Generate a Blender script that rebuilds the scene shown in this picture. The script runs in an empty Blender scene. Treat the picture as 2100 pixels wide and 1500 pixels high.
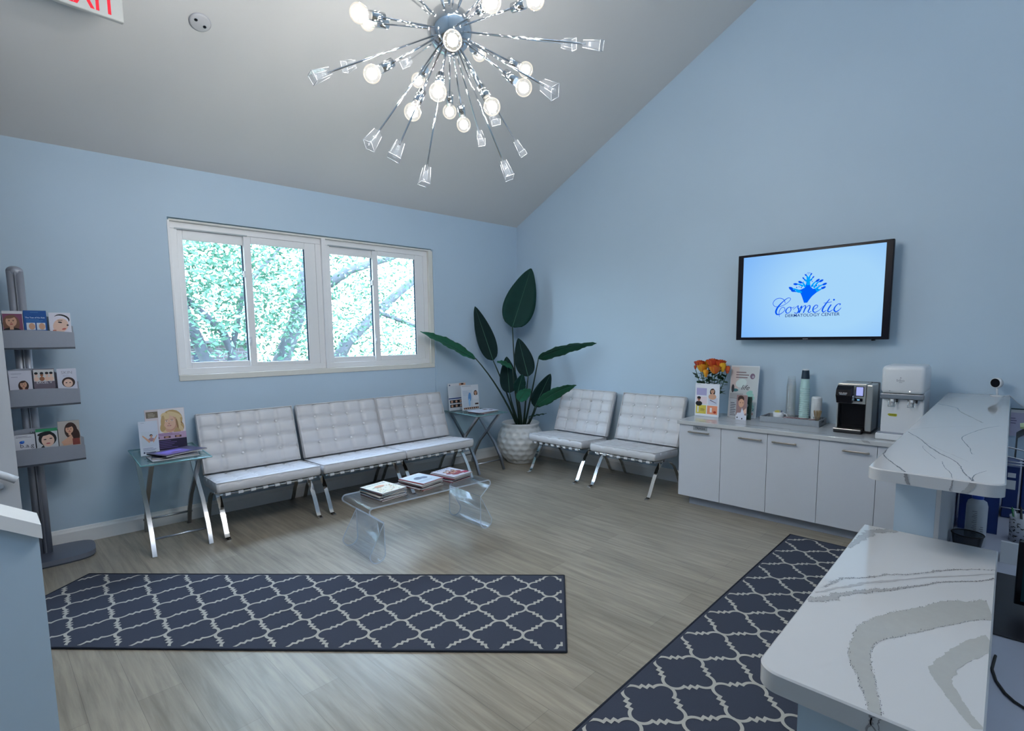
import bpy, bmesh, math, random
from math import sin, cos, pi, radians, atan, hypot, sqrt
from mathutils import Vector, Matrix
random.seed(7)
S = bpy.context.scene
COL = S.collection
# ------------------------------------------------------------------ camera, world, light, exposure
WA = -0.0725                     # the window wall stands a little off square
HC = 3.373; KS = 0.5146          # wall height under the slope, slope of the ceiling
cd = bpy.data.cameras.new('camera'); cam = bpy.data.objects.new('camera', cd); COL.objects.link(cam)
yaw, pit, rol = 0.8025, -0.1039, -0.0113
fw = Vector((sin(yaw)*cos(pit), cos(yaw)*cos(pit), sin(pit))); rt = Vector((cos(yaw), -sin(yaw), 0)); up = rt.cross(fw)
r2 = rt*cos(rol)+up*sin(rol); u2 = -rt*sin(rol)+up*cos(rol)
mw = Matrix((r2, u2, -fw)).transposed().to_4x4(); mw.translation = Vector((-5.7336, -5.4105, 1.75))
cam.matrix_world = mw
cd.sensor_fit = 'HORIZONTAL'; cd.sensor_width = 36; cd.lens = 1059.59/2100*36; cd.shift_y = (803.2-750)/2100; cd.clip_start = 0.02
S.camera = cam
S.view_settings.view_transform = 'Standard'; S.view_settings.look = 'None'; S.view_settings.gamma = 1; S.view_settings.use_curve_mapping = False
S.view_settings.exposure = 0.0
cy = S.cycles
cy.use_denoising = True; cy.max_bounces = 10; cy.diffuse_bounces = 4; cy.glossy_bounces = 4; cy.transmission_bounces = 6; cy.transparent_max_bounces = 40
cy.caustics_reflective = False; cy.caustics_refractive = False; cy.sample_clamp_indirect = 4.0
W_ = bpy.data.worlds.new('sky'); S.world = W_; W_.use_nodes = True
wn = W_.node_tree; bg = wn.nodes['Background']
tc = wn.nodes.new('ShaderNodeTexCoord'); sx = wn.nodes.new('ShaderNodeSeparateXYZ'); cr = wn.nodes.new('ShaderNodeValToRGB')
wn.links.new(tc.outputs['Generated'], sx.inputs[0]); mz = wn.nodes.new('ShaderNodeMath'); mz.operation = 'MULTIPLY_ADD'; mz.inputs[1].default_value = .5; mz.inputs[2].default_value = .5; wn.links.new(sx.outputs['Z'], mz.inputs[0]); wn.links.new(mz.outputs[0], cr.inputs[0]); wn.links.new(cr.outputs[0], bg.inputs[0])
cr.color_ramp.elements[0].color = (.035, .05, .045, 1); cr.color_ramp.elements[0].position = .40; cr.color_ramp.elements[1].color = (.52, .70, 1.0, 1); cr.color_ramp.elements[1].position = .9
e_ = cr.color_ramp.elements.new(.47); e_.color = (.10, .13, .13, 1); e_ = cr.color_ramp.elements.new(.52); e_.color = (.66, .82, .95, 1)
bg.inputs[1].default_value = 19.0
def area(name, loc, size, power, color, rot=(0, 0, 0)):
    l = bpy.data.lights.new(name, 'AREA'); l.shape = 'RECTANGLE'; l.size, l.size_y = size; l.energy = power; l.color = color
    o = bpy.data.objects.new(name, l); o.location = loc; o.rotation_euler = rot; COL.objects.link(o); return o
BULB = 385.0                      # strength of each bulb's filament
REAR_FILL = 19.0                      # strength of the fill panels added behind the camera

# ------------------------------------------------------------------ materials
MC = {}
def P(name, col, rough=.5, metal=0, spec=.5, noise=0, nscale=40, bump=0, emit=None, estr=0, coat=0):
    if name in MC: return MC[name]
    m = bpy.data.materials.new(name); m.use_nodes = True; n = m.node_tree; b = n.nodes['Principled BSDF']
    b.inputs['Base Color'].default_value = (*col, 1); b.inputs['Roughness'].default_value = rough; b.inputs['Metallic'].default_value = metal
    b.inputs['Specular IOR Level'].default_value = spec; b.inputs['Coat Weight'].default_value = coat
    if emit: b.inputs['Emission Color'].default_value = (*emit, 1); b.inputs['Emission Strength'].default_value = estr
    if noise or bump:
        t = n.nodes.new('ShaderNodeTexCoord'); z = n.nodes.new('ShaderNodeTexNoise'); z.inputs['Scale'].default_value = nscale; z.inputs['Detail'].default_value = 4
        n.links.new(t.outputs['Object'], z.inputs['Vector'])
        if noise:
            x = n.nodes.new('ShaderNodeMix'); x.data_type = 'RGBA'; x.inputs[6].default_value = (*[c*(1-noise) for c in col], 1); x.inputs[7].default_value = (*[min(1, c*(1+noise)) for c in col], 1)
            n.links.new(z.outputs[0], x.inputs[0]); n.links.new(x.outputs[2], b.inputs['Base Color'])
        if bump:
            k = n.nodes.new('ShaderNodeBump'); k.inputs['Strength'].default_value = bump; k.inputs['Distance'].default_value = .002
            n.links.new(z.outputs[0], k.inputs['Height']); n.links.new(k.outputs[0], b.inputs['Normal'])
    MC[name] = m; return m
def sr(r, g, b):                 # sRGB 0-255 to linear
    f = lambda c: (c/255/12.92) if c <= 10 else ((c/255+.055)/1.055)**2.4
    return (f(r), f(g), f(b))
def ink(r, g, b, rough=.35): return P('ink_%d_%d_%d' % (r, g, b), sr(r, g, b), rough)
def clear(name, tint=(1, 1, 1), ior=1.45, base=.0, rough=.02, milky=0, mcol=(.8, .9, 1)):
    if name in MC: return MC[name]
    m = bpy.data.materials.new(name); m.use_nodes = True; n = m.node_tree; n.nodes.clear()
    o = n.nodes.new('ShaderNodeOutputMaterial'); t = n.nodes.new('ShaderNodeBsdfTransparent'); g = n.nodes.new('ShaderNodeBsdfGlossy'); mx = n.nodes.new('ShaderNodeMixShader')
    fr = n.nodes.new('ShaderNodeLayerWeight'); fr.inputs[0].default_value = .5; pw = n.nodes.new('ShaderNodeMath'); pw.operation = 'POWER'; pw.inputs[1].default_value = 4.0; pm = n.nodes.new('ShaderNodeMath'); pm.operation = 'MULTIPLY'; pm.inputs[1].default_value = .55; n.links.new(fr.outputs['Facing'], pw.inputs[0]); n.links.new(pw.outputs[0], pm.inputs[0]); t.inputs[0].default_value = (*tint, 1); g.inputs['Roughness'].default_value = rough
    ad = n.nodes.new('ShaderNodeMath'); ad.operation = 'ADD'; ad.inputs[1].default_value = base; n.links.new(pm.outputs[0], ad.inputs[0])
    n.links.new(ad.outputs[0], mx.inputs[0]); n.links.new(t.outputs[0], mx.inputs[1]); n.links.new(g.outputs[0], mx.inputs[2])
    out = mx.outputs[0]
    if milky:
        d = n.nodes.new('ShaderNodeBsdfDiffuse'); d.inputs[0].default_value = (*mcol, 1); m2 = n.nodes.new('ShaderNodeMixShader'); m2.inputs[0].default_value = milky
        n.links.new(out, m2.inputs[1]); n.links.new(d.outputs[0], m2.inputs[2]); out = m2.outputs[0]
    n.links.new(out, o.inputs[0]); MC[name] = m; return m
def emis(name, col, s):
    if name in MC: return MC[name]
    m = bpy.data.materials.new(name); m.use_nodes = True; n = m.node_tree; n.nodes.clear()
    o = n.nodes.new('ShaderNodeOutputMaterial'); e = n.nodes.new('ShaderNodeEmission'); e.inputs[0].default_value = (*col, 1); e.inputs[1].default_value = s
    n.links.new(e.outputs[0], o.inputs[0]); MC[name] = m; return m

wall_m = P('wall_paint', (.485, .61, .735), .55, noise=.015, nscale=3, bump=.06)
ceil_m = P('ceiling_paint', (.72, .715, .71), .7, noise=.01, nscale=2)
white_trim = P('white_trim', (.84, .84, .85), .4, noise=.01)
cream_trim = P('cream_trim', (.72, .71, .66), .5, noise=.01)
grey_wall = P('grey_wall_paint', (.56, .57, .60), .6, noise=.02, nscale=5)
leather = P('white_leather', (.64, .635, .66), .38, noise=.01, nscale=200, bump=.15)
leather_seam = P('leather_seam', (.46, .46, .50), .6, noise=.01)
chrome = P('chrome', (.82, .83, .84), .07, 1, noise=.01)
satin = P('satin_silver', (.42, .44, .48), .3, 1, noise=.03, nscale=90)
rack_m = P('silver_rack', (.34, .36, .42), .42, .35, noise=.03, nscale=60)
rack_d = P('dark_rack_edge', (.05, .06, .08), .5)
black = P('black_plastic', (.012, .012, .015), .35, noise=.05)
gloss_black = P('gloss_black', (.005, .005, .008), .15, spec=.25)
white_pl = P('white_plastic', (.70, .72, .76), .3, noise=.01)
cab_m = P('white_laminate', (.62, .64, .70), .35, noise=.01)
toe_m = P('grey_toe_kick', (.30, .33, .40), .5, noise=.02)
steel = P('brushed_steel', (.62, .60, .57), .28, 1, noise=.04, nscale=150)
nickel = P('satin_nickel', (.42, .39, .35), .35, 1, noise=.03)
dark_rub = P('dark_rubber', (.02, .02, .02), .7)
paper = P('white_paper', (.74, .76, .80), .5, noise=.02)
glass_edge = clear('glass_edge', (.55, .80, .80), 1.5, .05, .05, .45, (.35, .62, .66))
table_glass = clear('table_glass', (.84, .95, .95), 1.45, .04, .02, .10, (.30, .48, .50))
acr = clear('clear_acrylic', (.975, .985, 1), 1.40, .025, .04, .02, (.6, .75, .95))
acr_e = clear('acrylic_edge', (.8, .9, 1), 1.5, .10, .1, .55, (.75, .86, 1.0))
pane_m = clear('window_glass', (.96, .99, .99), 1.35, .0, .0)
lucite = clear('crystal', (.96, .97, .98), 1.6, .06, .03, .05, (.9, .93, 1))
vein_m = P('quartz_vein_grey', (.36, .36, .365), .12, noise=.12, nscale=60)
vein_d = P('quartz_vein_dark', (.08, .08, .10), .12, noise=.3, nscale=90)
def quartz():
    m = P('white_quartz', (.55, .56, .58), .06, noise=.012, nscale=6); return m
quartz_m = quartz()
def wood_floor():
    m = bpy.data.materials.new('plank_floor'); m.use_nodes = True; n = m.node_tree; b = n.nodes['Principled BSDF']; L = n.links.new
    t = n.nodes.new('ShaderNodeTexCoord'); mp = n.nodes.new('ShaderNodeMapping'); mp.inputs['Rotation'].default_value = (0, 0, pi/2); L(t.outputs['Object'], mp.inputs[0])
    br = n.nodes.new('ShaderNodeTexBrick'); br.offset = .37; br.inputs['Scale'].default_value = 1; br.inputs['Brick Width'].default_value = 1.5; br.inputs['Row Height'].default_value = .19
    br.inputs['Mortar Size'].default_value = .0012; br.inputs['Mortar Smooth'].default_value = .2; br.inputs['Color1'].default_value = (.345, .308, .25, 1); br.inputs['Color2'].default_value = (.275, .243, .195, 1); br.inputs['Mortar'].default_value = (.19, .17, .145, 1)
    br.inputs['Bias'].default_value = -.1; L(mp.outputs[0], br.inputs['Vector'])
    m2 = n.nodes.new('ShaderNodeMapping'); m2.inputs['Scale'].default_value = (13, .9, 1); L(t.outputs['Object'], m2.inputs[0])
    nz = n.nodes.new('ShaderNodeTexNoise'); nz.inputs['Scale'].default_value = 2.2; nz.inputs['Detail'].default_value = 7; nz.inputs['Roughness'].default_value = .6; nz.inputs['Distortion'].default_value = .4; L(m2.outputs[0], nz.inputs['Vector'])
    rp = n.nodes.new('ShaderNodeValToRGB'); rp.color_ramp.elements[0].position = .32; rp.color_ramp.elements[0].color = (.70, .69, .68, 1); rp.color_ramp.elements[1].position = .68; rp.color_ramp.elements[1].color = (1.18, 1.17, 1.15, 1); L(nz.outputs[0], rp.inputs[0])
    mx = n.nodes.new('ShaderNodeMix'); mx.data_type = 'RGBA'; mx.blend_type = 'MULTIPLY'; mx.inputs[0].default_value = 1; L(br.outputs['Color'], mx.inputs[6]); L(rp.outputs[0], mx.inputs[7])
    L(mx.outputs[2], b.inputs['Base Color']); b.inputs['Roughness'].default_value = .33; b.inputs['Specular IOR Level'].default_value = .55
    bp = n.nodes.new('ShaderNodeBump'); bp.inputs['Strength'].default_value = .12; bp.inputs['Distance'].default_value = .002; L(nz.outputs[0], bp.inputs['Height']); L(bp.outputs[0], b.inputs['Normal'])
    return m
floor_m = wood_floor()

# ------------------------------------------------------------------ geometry helpers
class B:
    def __init__(s): s.bm = bmesh.new(); s.mats = []
    def mi(s, m):
        if m not in s.mats: s.mats.append(m)
        return s.mats.index(m)
    def _fin(s, n0, m, M=None, v0=None, smooth=False):
        s.bm.faces.ensure_lookup_table(); s.bm.verts.ensure_lookup_table(); i = s.mi(m)
        for f in s.bm.faces[n0:]: f.material_index = i; f.smooth = smooth
        if M is not None:
            for v in s.bm.verts[v0:]: v.co = M @ v.co
    def st(s): return len(s.bm.faces), len(s.bm.verts)
    def box(s, m, c, d, bev=0, seg=2, M=None, smooth=False):
        n, v = s.st()
        r = bmesh.ops.create_cube(s.bm, size=1, matrix=Matrix.Translation(c) @ Matrix.Diagonal((*d, 1)))
        if bev:
            es = list({e for x in r['verts'] for e in x.link_edges})
            bmesh.ops.bevel(s.bm, geom=es, offset=bev, segments=seg, affect='EDGES', profile=.5, clamp_overlap=True)
        s._fin(n, m, M, v, smooth)
        if bev: t_ = s.bm; s.bm = t_.copy(); t_.free()      # keeps new faces last in order
        return s
    def bb(s, m, x0, x1, y0, y1, z0, z1, bev=0, seg=2, M=None, smooth=False):
        return s.box(m, ((x0+x1)/2, (y0+y1)/2, (z0+z1)/2), (abs(x1-x0), abs(y1-y0), abs(z1-z0)), bev, seg, M, smooth)
    def cyl(s, m, p0, p1, r0, r1=None, seg=16, caps=True, M=None, smooth=True):
        n, v = s.st(); r1 = r0 if r1 is None else r1; p0 = Vector(p0); p1 = Vector(p1); d = p1-p0
        T = Matrix.Translation((p0+p1)/2) @ d.to_track_quat('Z', 'Y').to_matrix().to_4x4()
        bmesh.ops.create_cone(s.bm, cap_ends=caps, segments=seg, radius1=max(r0, 1e-5), radius2=max(r1, 1e-5), depth=d.length, matrix=T)
        s._fin(n, m, M, v, smooth)
        for f in s.bm.faces[n:]:
            if len(f.verts) > 4: f.smooth = False
        return s
    def sph(s, m, c, r, seg=16, ring=10, sc=(1, 1, 1), M=None):
        n, v = s.st(); bmesh.ops.create_uvsphere(s.bm, u_segments=seg, v_segments=ring, radius=r, matrix=Matrix.Translation(c) @ Matrix.Diagonal((*sc, 1))); s._fin(n, m, M, v, True); return s
    def lathe(s, m, prof, c=(0, 0, 0), seg=32, M=None, smooth=True, fn=None):
        n, v = s.st(); bm = s.bm; rows = []
        for r, z in prof:
            if r < 1e-6: rows.append([bm.verts.new((c[0], c[1], c[2]+z))])
            else: rows.append([bm.verts.new((c[0]+(fn(r, z, k) if fn else r)*cos(2*pi*k/seg), c[1]+(fn(r, z, k) if fn else r)*sin(2*pi*k/seg), c[2]+z)) for k in range(seg)])
        for a, b in zip(rows, rows[1:]):
            for k in range(seg):
                k2 = (k+1) % seg
                q = [a[k % len(a)], a[k2 % len(a)], b[k2 % len(b)], b[k % len(b)]]
                u = []
                for x in q:
                    if x not in u: u.append(x)
                if len(u) > 2: bm.faces.new(u)
        s._fin(n, m, M, v, smooth); return s
    def tube(s, m, pts, r, seg=8, M=None, closed=False):
        n, v = s.st(); bm = s.bm; pts = [Vector(p) for p in pts]; rings = []; N = len(pts); rr = r if isinstance(r, (list, tuple)) else [r]*N; pn = None
        for i, p in enumerate(pts):
            a = pts[(i-1) % N] if (closed or i) else p; b = pts[(i+1) % N] if (closed or i < N-1) else p
            t = (b-a).normalized()
            if pn is None: pn = t.orthogonal().normalized()
            pn = (pn - t*pn.dot(t)).normalized(); q = t.cross(pn)
            rings.append([bm.verts.new(p+(pn*cos(2*pi*k/seg)+q*sin(2*pi*k/seg))*rr[i]) for k in range(seg)])
        for i in range(N if closed else N-1):
            a, b = rings[i], rings[(i+1) % N]
            for k in range(seg): bm.faces.new((a[k], a[(k+1) % seg], b[(k+1) % seg], b[k]))
        if not closed: bm.faces.new(rings[0][::-1]); bm.faces.new(rings[-1])
        s._fin(n, m, M, v, True); return s
    def prism(s, m, poly, a, b, axis='z', M=None, mside=None, smooth=False):
        n, v = s.st(); bm = s.bm
        f = {'z': lambda p, t: (p[0], p[1], t), 'y': lambda p, t: (p[0], t, p[1]), 'x': lambda p, t: (t, p[0], p[1])}[axis]
        A = [bm.verts.new(f(p, a)) for p in poly]; Bv = [bm.verts.new(f(p, b)) for p in poly]; N = len(poly)
        bm.faces.new(A[::-1]); bm.faces.new(Bv)
        i0 = s.mi(m); i1 = s.mi(mside or m)
        sd = [bm.faces.new((A[k], A[(k+1) % N], Bv[(k+1) % N], Bv[k])) for k in range(N)]
        s._fin(n, m, M, v, False)
        for x in sd: x.material_index = i1; x.smooth = smooth
        return s
    def strip(s, m, path, t, a, b, axis='x', M=None, edge=None, closed=False):
        # a band: 2D path with thickness t, swept from a to b across
        pts = [Vector(p) for p in path]; N = len(pts); L = []; R = []
        for i, p in enumerate(pts):
            pa = pts[(i-1) % N] if (closed or i) else p; pb = pts[(i+1) % N] if (closed or i < N-1) else p
            d1 = (p-pa).normalized() if (p-pa).length > 1e-9 else (pb-p).normalized(); d2 = (pb-p).normalized() if (pb-p).length > 1e-9 else d1
            nn = (Vector((-d1.y, d1.x))+Vector((-d2.y, d2.x))).normalized(); k = 1/max(.5, nn.dot(Vector((-d1.y, d1.x))))
            L.append(p+nn*t/2*k); R.append(p-nn*t/2*k)
        n, v = s.st(); bm = s.bm
        f = {'y': lambda p, q: (p.x, q, p.y), 'x': lambda p, q: (q, p.x, p.y), 'z': lambda p, q: (p.x, p.y, q)}[axis]
        LA = [bm.verts.new(f(p, a)) for p in L]; LB = [bm.verts.new(f(p, b)) for p in L]; RA = [bm.verts.new(f(p, a)) for p in R]; RB = [bm.verts.new(f(p, b)) for p in R]
        ed = []; fl = []
        for i in range(N if closed else N-1):
            j = (i+1) % N
            fl += [bm.faces.new((LA[i], LA[j], LB[j], LB[i])), bm.faces.new((RA[j], RA[i], RB[i], RB[j]))]
            ed += [bm.faces.new((LA[j], LA[i], RA[i], RA[j])), bm.faces.new((LB[i], LB[j], RB[j], RB[i]))]
        if not closed: ed += [bm.faces.new((LA[0], LB[0], RB[0], RA[0])), bm.faces.new((LB[-1], LA[-1], RA[-1], RB[-1]))]
        s._fin(n, m, M, v, False); i1 = s.mi(edge or m)
        for x in ed: x.material_index = i1
        for x in fl: x.smooth = True
        for x in ed:
            for e in x.edges: e.smooth = False
        return s
    def face(s, m, pts, M=None):
        n, v = s.st(); s.bm.faces.new([s.bm.verts.new(p) for p in pts]); s._fin(n, m, M, v); return s
    def build(s, name, parent=None, loc=None, rz=0, auto=True):
        me = bpy.data.meshes.new(name); bmesh.ops.recalc_face_normals(s.bm, faces=s.bm.faces[:]) if auto else None
        s.bm.to_mesh(me); s.bm.free()
        for m in s.mats: me.materials.append(m)
        o = bpy.data.objects.new(name, me); COL.objects.link(o)
        if parent: o.parent = parent
        if loc is not None: o.location = loc
        if rz: o.rotation_euler = (0, 0, rz)
        return o
def tag(o, label, cat, group=None):
    o['label'] = label; o['category'] = cat
    if group: o['group'] = group
    return o
def thing(name, label, cat, loc=(0, 0, 0), rz=0, group=None):
    o = bpy.data.objects.new(name, None); COL.objects.link(o); o.location = loc; o.rotation_euler = (0, 0, rz); o.empty_display_size = .05
    return tag(o, label, cat, group)
def struct(o): o['kind'] = 'structure'; return o
def sroot(name, loc=(0, 0, 0), rz=0):
    o = bpy.data.objects.new(name, None); COL.objects.link(o); o.location = loc; o.rotation_euler = (0, 0, rz); o['kind'] = 'structure'; return o
def dup(o, parent=None):
    c = o.copy(); COL.objects.link(c)
    if parent: c.parent = parent
    for ch in list(o.children): dup(ch, c)
    return c
WR = atan(WA); EX = Vector((cos(WR), sin(WR), 0)); EY = Vector((-sin(WR), cos(WR), 0))
def WF(s, d, z=0): return EX*s - EY*d + Vector((0, 0, z))      # s along the window wall from the corner, d out into the room
WM = Matrix.Rotation(WR, 4, 'Z')
def text_verts(txt, size=1.0, bold=False, shear=0):
    c = bpy.data.curves.new('t', 'FONT'); c.body = txt; c.size = size; c.align_x = 'CENTER'; c.align_y = 'CENTER'; c.shear = shear; c.offset = bold*.012*size if bold else 0; c.resolution_u = 2
    o = bpy.data.objects.new('t', c); COL.objects.link(o); dg = bpy.context.evaluated_depsgraph_get(); dg.update()
    me = bpy.data.meshes.new_from_object(o.evaluated_get(dg)); vs = [v.co.copy() for v in me.vertices]; fs = [tuple(p.vertices) for p in me.polygons]
    bpy.data.objects.remove(o); bpy.data.curves.remove(c); bpy.data.meshes.remove(me); return vs, fs
def add_text(b, m, txt, M, w=None, h=None, bold=False, shear=0):
    vs, fs = text_verts(txt, 1, bold, shear)
    if not vs: return
    x0 = min(v.x for v in vs); x1 = max(v.x for v in vs); y0 = min(v.y for v in vs); y1 = max(v.y for v in vs)
    sx_ = (w/(x1-x0)) if w else None; sy_ = (h/(y1-y0)) if h else None; sx_ = sx_ or sy_; sy_ = sy_ or sx_
    n, k = b.st(); nv = [b.bm.verts.new(M @ Vector(((v.x-(x0+x1)/2)*sx_, (v.y-(y0+y1)/2)*sy_, 0))) for v in vs]
    for f in fs:
        try: b.bm.faces.new([nv[i] for i in f])
        except ValueError: pass
    b._fin(n, m)
class Card:
    # printed artwork on a flat face: u right, v up, in 0..1; M maps (x, y, 0) onto the face
    def __init__(s, b, M, w, h): s.b, s.M, s.w, s.h, s.k = b, M, w, h, 0
    def _z(s): s.k += 1; return .0003+.00006*s.k
    def poly(s, m, pts): z = s._z(); s.b.face(m, [s.M @ Vector(((u-.5)*s.w, v*s.h, z)) for u, v in pts]); return s
    def rect(s, m, u0, v0, u1, v1): return s.poly(m, [(u0, v0), (u1, v0), (u1, v1), (u0, v1)])
    def ell(s, m, u, v, ru, rv, a=0, n=18, lo=0, hi=2*pi):
        rw, rh = ru*s.w, rv*s.h; pts = []
        for i in range(n):
            t = lo+(hi-lo)*i/(n if hi-lo > 6.2 else n-1); x, y = rw*cos(t), rh*sin(t)
            pts.append((u+(x*cos(a)-y*sin(a))/s.w, v+(x*sin(a)+y*cos(a))/s.h))
        pts = [(min(max(p[0], .005), .995), min(max(p[1], .005), .995)) for p in pts]
        return s.poly(m, pts)
    def lines(s, m, u0, v1, u1, n, dv, th=.35):
        for i in range(n): s.rect(m, u0, v1-dv*(i+th), u0+(u1-u0)*(.7+.3*((i*37) % 10)/10), v1-dv*i)
        return s
    def text(s, m, t, u, v, w=None, h=None, bold=False, shear=0):
        add_text(s.b, m, t, s.M @ Matrix.Translation(((u-.5)*s.w, v*s.h, s._z())), w*s.w if w else None, h*s.h if h else None, bold, shear); return s
    def person(s, u, v, r, skin, hair, cloth=None, long=True, tilt=0):
        # a printed portrait: r is the head's half width in u
        a = s.w/s.h; q = r*a
        if long: s.ell(hair, u, v-.5*q, r*1.55, q*2.1, tilt)
        else: s.ell(hair, u, v+.45*q, r*1.2, q*1.25, tilt)
        if cloth: s.ell(cloth, u, v-3.2*q, r*2.3, q*1.7)
        s.rect(skin, u-.35*r, v-2.0*q, u+.35*r, v-.8*q)
        s.ell(skin, u, v, r, q*1.35, tilt)
        d = ink(70, 45, 40); s.ell(d, u-.38*r, v+.15*q, r*.17, q*.10); s.ell(d, u+.38*r, v+.15*q, r*.17, q*.10)
        s.rect(d, u-.58*r, v+.36*q, u-.2*r, v+.42*q); s.rect(d, u+.2*r, v+.36*q, u+.58*r, v+.42*q)
        s.ell(ink(150, 95, 80), u, v-.3*q, r*.13, q*.1); s.ell(ink(165, 70, 70), u, v-.68*q, r*.3, q*.13)
        s.ell(hair, u-.15*r, v+1.12*q, r*.95, q*.42, .25); return s
SK = ink(206, 160, 134); SK2 = ink(226, 190, 172); HB = ink(58, 36, 30); HY = ink(196, 172, 128); HK = ink(20, 18, 22)

# ------------------------------------------------------------------ room shell
def ceil_z(x, y): d = -(y*cos(WR)-x*sin(WR)); return HC+KS*d
XL, YN = -8.6, -7.6
struct(B().bb(floor_m, XL, .12, YN, .9, -.1, 0).build('floor'))
b = B(); T = .14                                     # window wall with its opening
S0, S1, Z0, Z1 = -4.405, -1.505, 1.372, 2.905
for (a, c, z0, z1) in ((-8.75, S0, 0, HC), (S1, .0, 0, HC), (S0, S1, 0, Z0), (S0, S1, Z1, HC)):
    b.bb(wall_m, a, c, 0, T, z0, z1)
struct(b.build('wall_left', rz=WR))
b = B(); b.prism(wall_m, [(.05, 0), (.05, ceil_z(0, .05)), (YN, ceil_z(0, YN)), (YN, 0)], 0, .12, 'x'); struct(b.build('wall_right'))
b = B(); b.prism(wall_m, [(.78, 0), (.78, ceil_z(XL, .78)), (YN, ceil_z(XL, YN)), (YN, 0)], XL-.12, XL, 'x'); struct(b.build('wall_far_left'))
struct(B().bb(wall_m, XL, 0, YN-.12, YN, 0, ceil_z(0, YN)).build('wall_rear'))
b = B(); pts = []
for (x, y) in ((XL-.12, .95), (.12, .35), (.12, YN-.12), (XL-.12, YN-.12)):
    z = ceil_z(x, y); pts.append((x, y, z))
n, v = b.st(); lo = [b.bm.verts.new(p) for p in pts]; hi = [b.bm.verts.new((p[0], p[1], p[2]+.15)) for p in pts]
b.bm.faces.new(lo); b.bm.faces.new(hi[::-1])
for i in range(4): b.bm.faces.new((lo[i], lo[(i+1) % 4], hi[(i+1) % 4], hi[i]))
b._fin(n, ceil_m); struct(b.build('ceiling'))
# skirting
b = B(); b.prism(white_trim, [(0, 0), (-.018, 0), (-.018, .11), (-.012, .125), (-.008, .14), (0, .145)], -8.6, -.015, 'x'); struct(b.build('baseboard_left', rz=WR))
b = B(); b.prism(white_trim, [(0, 0), (-.018, 0), (-.018, .11), (-.012, .125), (-.008, .14), (0, .145)], -2.95, -.02, 'x', M=Matrix.Rotation(-pi/2, 4, 'Z') @ Matrix.Diagonal((-1, 1, 1, 1))); struct(b.build('baseboard_right'))
# stair side wall, half wall with sloping cap, rail
struct(B().bb(grey_wall, XL, -5.597, -.60, -.50, 0, 4.0).build('wall_stair'))
b = B(); b.prism(wall_m, [(-5.612, 0), (-5.612, .945), (-8.5, .945+2.888*.62), (-8.5, 0)], -2.53, -2.39, 'y'); struct(b.build('wall_half'))
b = B(); b.prism(white_trim, [(-5.602, .94), (-5.602, 1.0), (-8.5, 1.0+2.898*.62), (-8.5, .94+2.898*.62)], -2.562, -2.345, 'y'); struct(b.build('trim_1'))
hr = thing('stair_handrail', 'white stair handrail on the grey wall behind the sloping half wall', 'handrail')
B().tube(white_pl, [(-5.612, -.68, .84), (-5.66, -.68, .875), (-6.2, -.68, 1.22), (-8.2, -.68, 2.5)], .024, 12).build('rail', hr)
B().cyl(white_pl, (-5.70, -.6, .80), (-5.70, -.615, .80), .028).tube(white_pl, [(-5.70, -.61, .80), (-5.70, -.66, .82), (-5.70, -.68, .885)], .009).build('bracket', hr)

# ------------------------------------------------------------------ windows (in the wall's own frame)
def win(idx, a0, a1, gl, gr, ms):
    r = sroot('window_%d' % idx, WF(0, 0), WR); y0, y1 = .035, .10; za, zb = 1.425, 2.875
    b = B(); fr = .062
    b.bb(white_trim, a0, a1, y0, y1, za, za+fr, .004).bb(white_trim, a0, a1, y0, y1, zb-fr, zb, .004).bb(white_trim, a0, a0+fr, y0, y1, za+fr, zb-fr, .004).bb(white_trim, a1-fr, a1, y0, y1, za+fr, zb-fr, .004)
    b.bb(P('track_grey', (.35, .4, .42), .4), a0+fr-.02, ms, y0-.002, y0+.006, zb-fr-.004, zb-fr+.008)
    b.build('window_frame', r)
    for (s0, s1, off, g) in ((a0+fr, ms+.035, .030, gl), (ms-.035, a1-fr, .008, gr)):
        b = B(); zz0, zz1 = za+fr, zb-fr; ya, yb = y0+off, y0+off+.022
        b.bb(white_trim, s0, g[0], ya, yb, zz0, zz1, .003).bb(white_trim, g[1], s1, ya, yb, zz0, zz1, .003).bb(white_trim, g[0], g[1], ya, yb, zz0, g[2], .003).bb(white_trim, g[0], g[1], ya, yb, g[3], zz1, .003)
        k = b.build('sash', r)
        dk = P('window_gasket', (.03, .07, .12), .5)
        B().bb(dk, g[1]-.012, g[1], ya+.008, yb, g[2], g[3]).build('gasket', k)
        B().bb(pane_m, g[0], g[1], ya+.008, ya+.012, g[2], g[3]).build('pane', k)
    b = B().bb(white_pl, ms-.042, ms-.012, y0-.012, y0+.008, 1.70, 1.79, .004).bb(white_pl, ms-.036, ms-.018, y0-.02, y0-.01, 1.725, 1.765, .004); b.build('latch', r)
    b = B().bb(white_pl, ms-.05, ms-.03, y0+.002, y0+.03, 2.40, 2.46, .003); b.build('latch', r)
    return r
win(1, -4.39, -2.955, (-4.28, -3.755, 1.543, 2.72), (-3.683, -3.135, 1.524, 2.742), -3.715)
win(2, -2.915, -1.555, (-2.853, -2.327, 1.547, 2.724), (-2.255, -1.738, 1.547, 2.756), -2.29)
b = B(); b.bb(cream_trim, S0, S1, -.012, .11, Z0-.004, 1.425, .004).bb(white_trim, -2.958, -2.912, -.004, .10, 1.425, 2.88, .003).bb(white_trim, S0-.004, S0+.016, -.006, .1, 1.425, 2.88, .002).bb(cream_trim, -1.556, S1+.006, -.006, .1, 1.425, 2.88, .002).bb(cream_trim, S0+.01, S1-.01, .0, .1, 2.874, 2.893, .002)
struct(b.build('trim_2', loc=(0, 0, 0), rz=WR))
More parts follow.
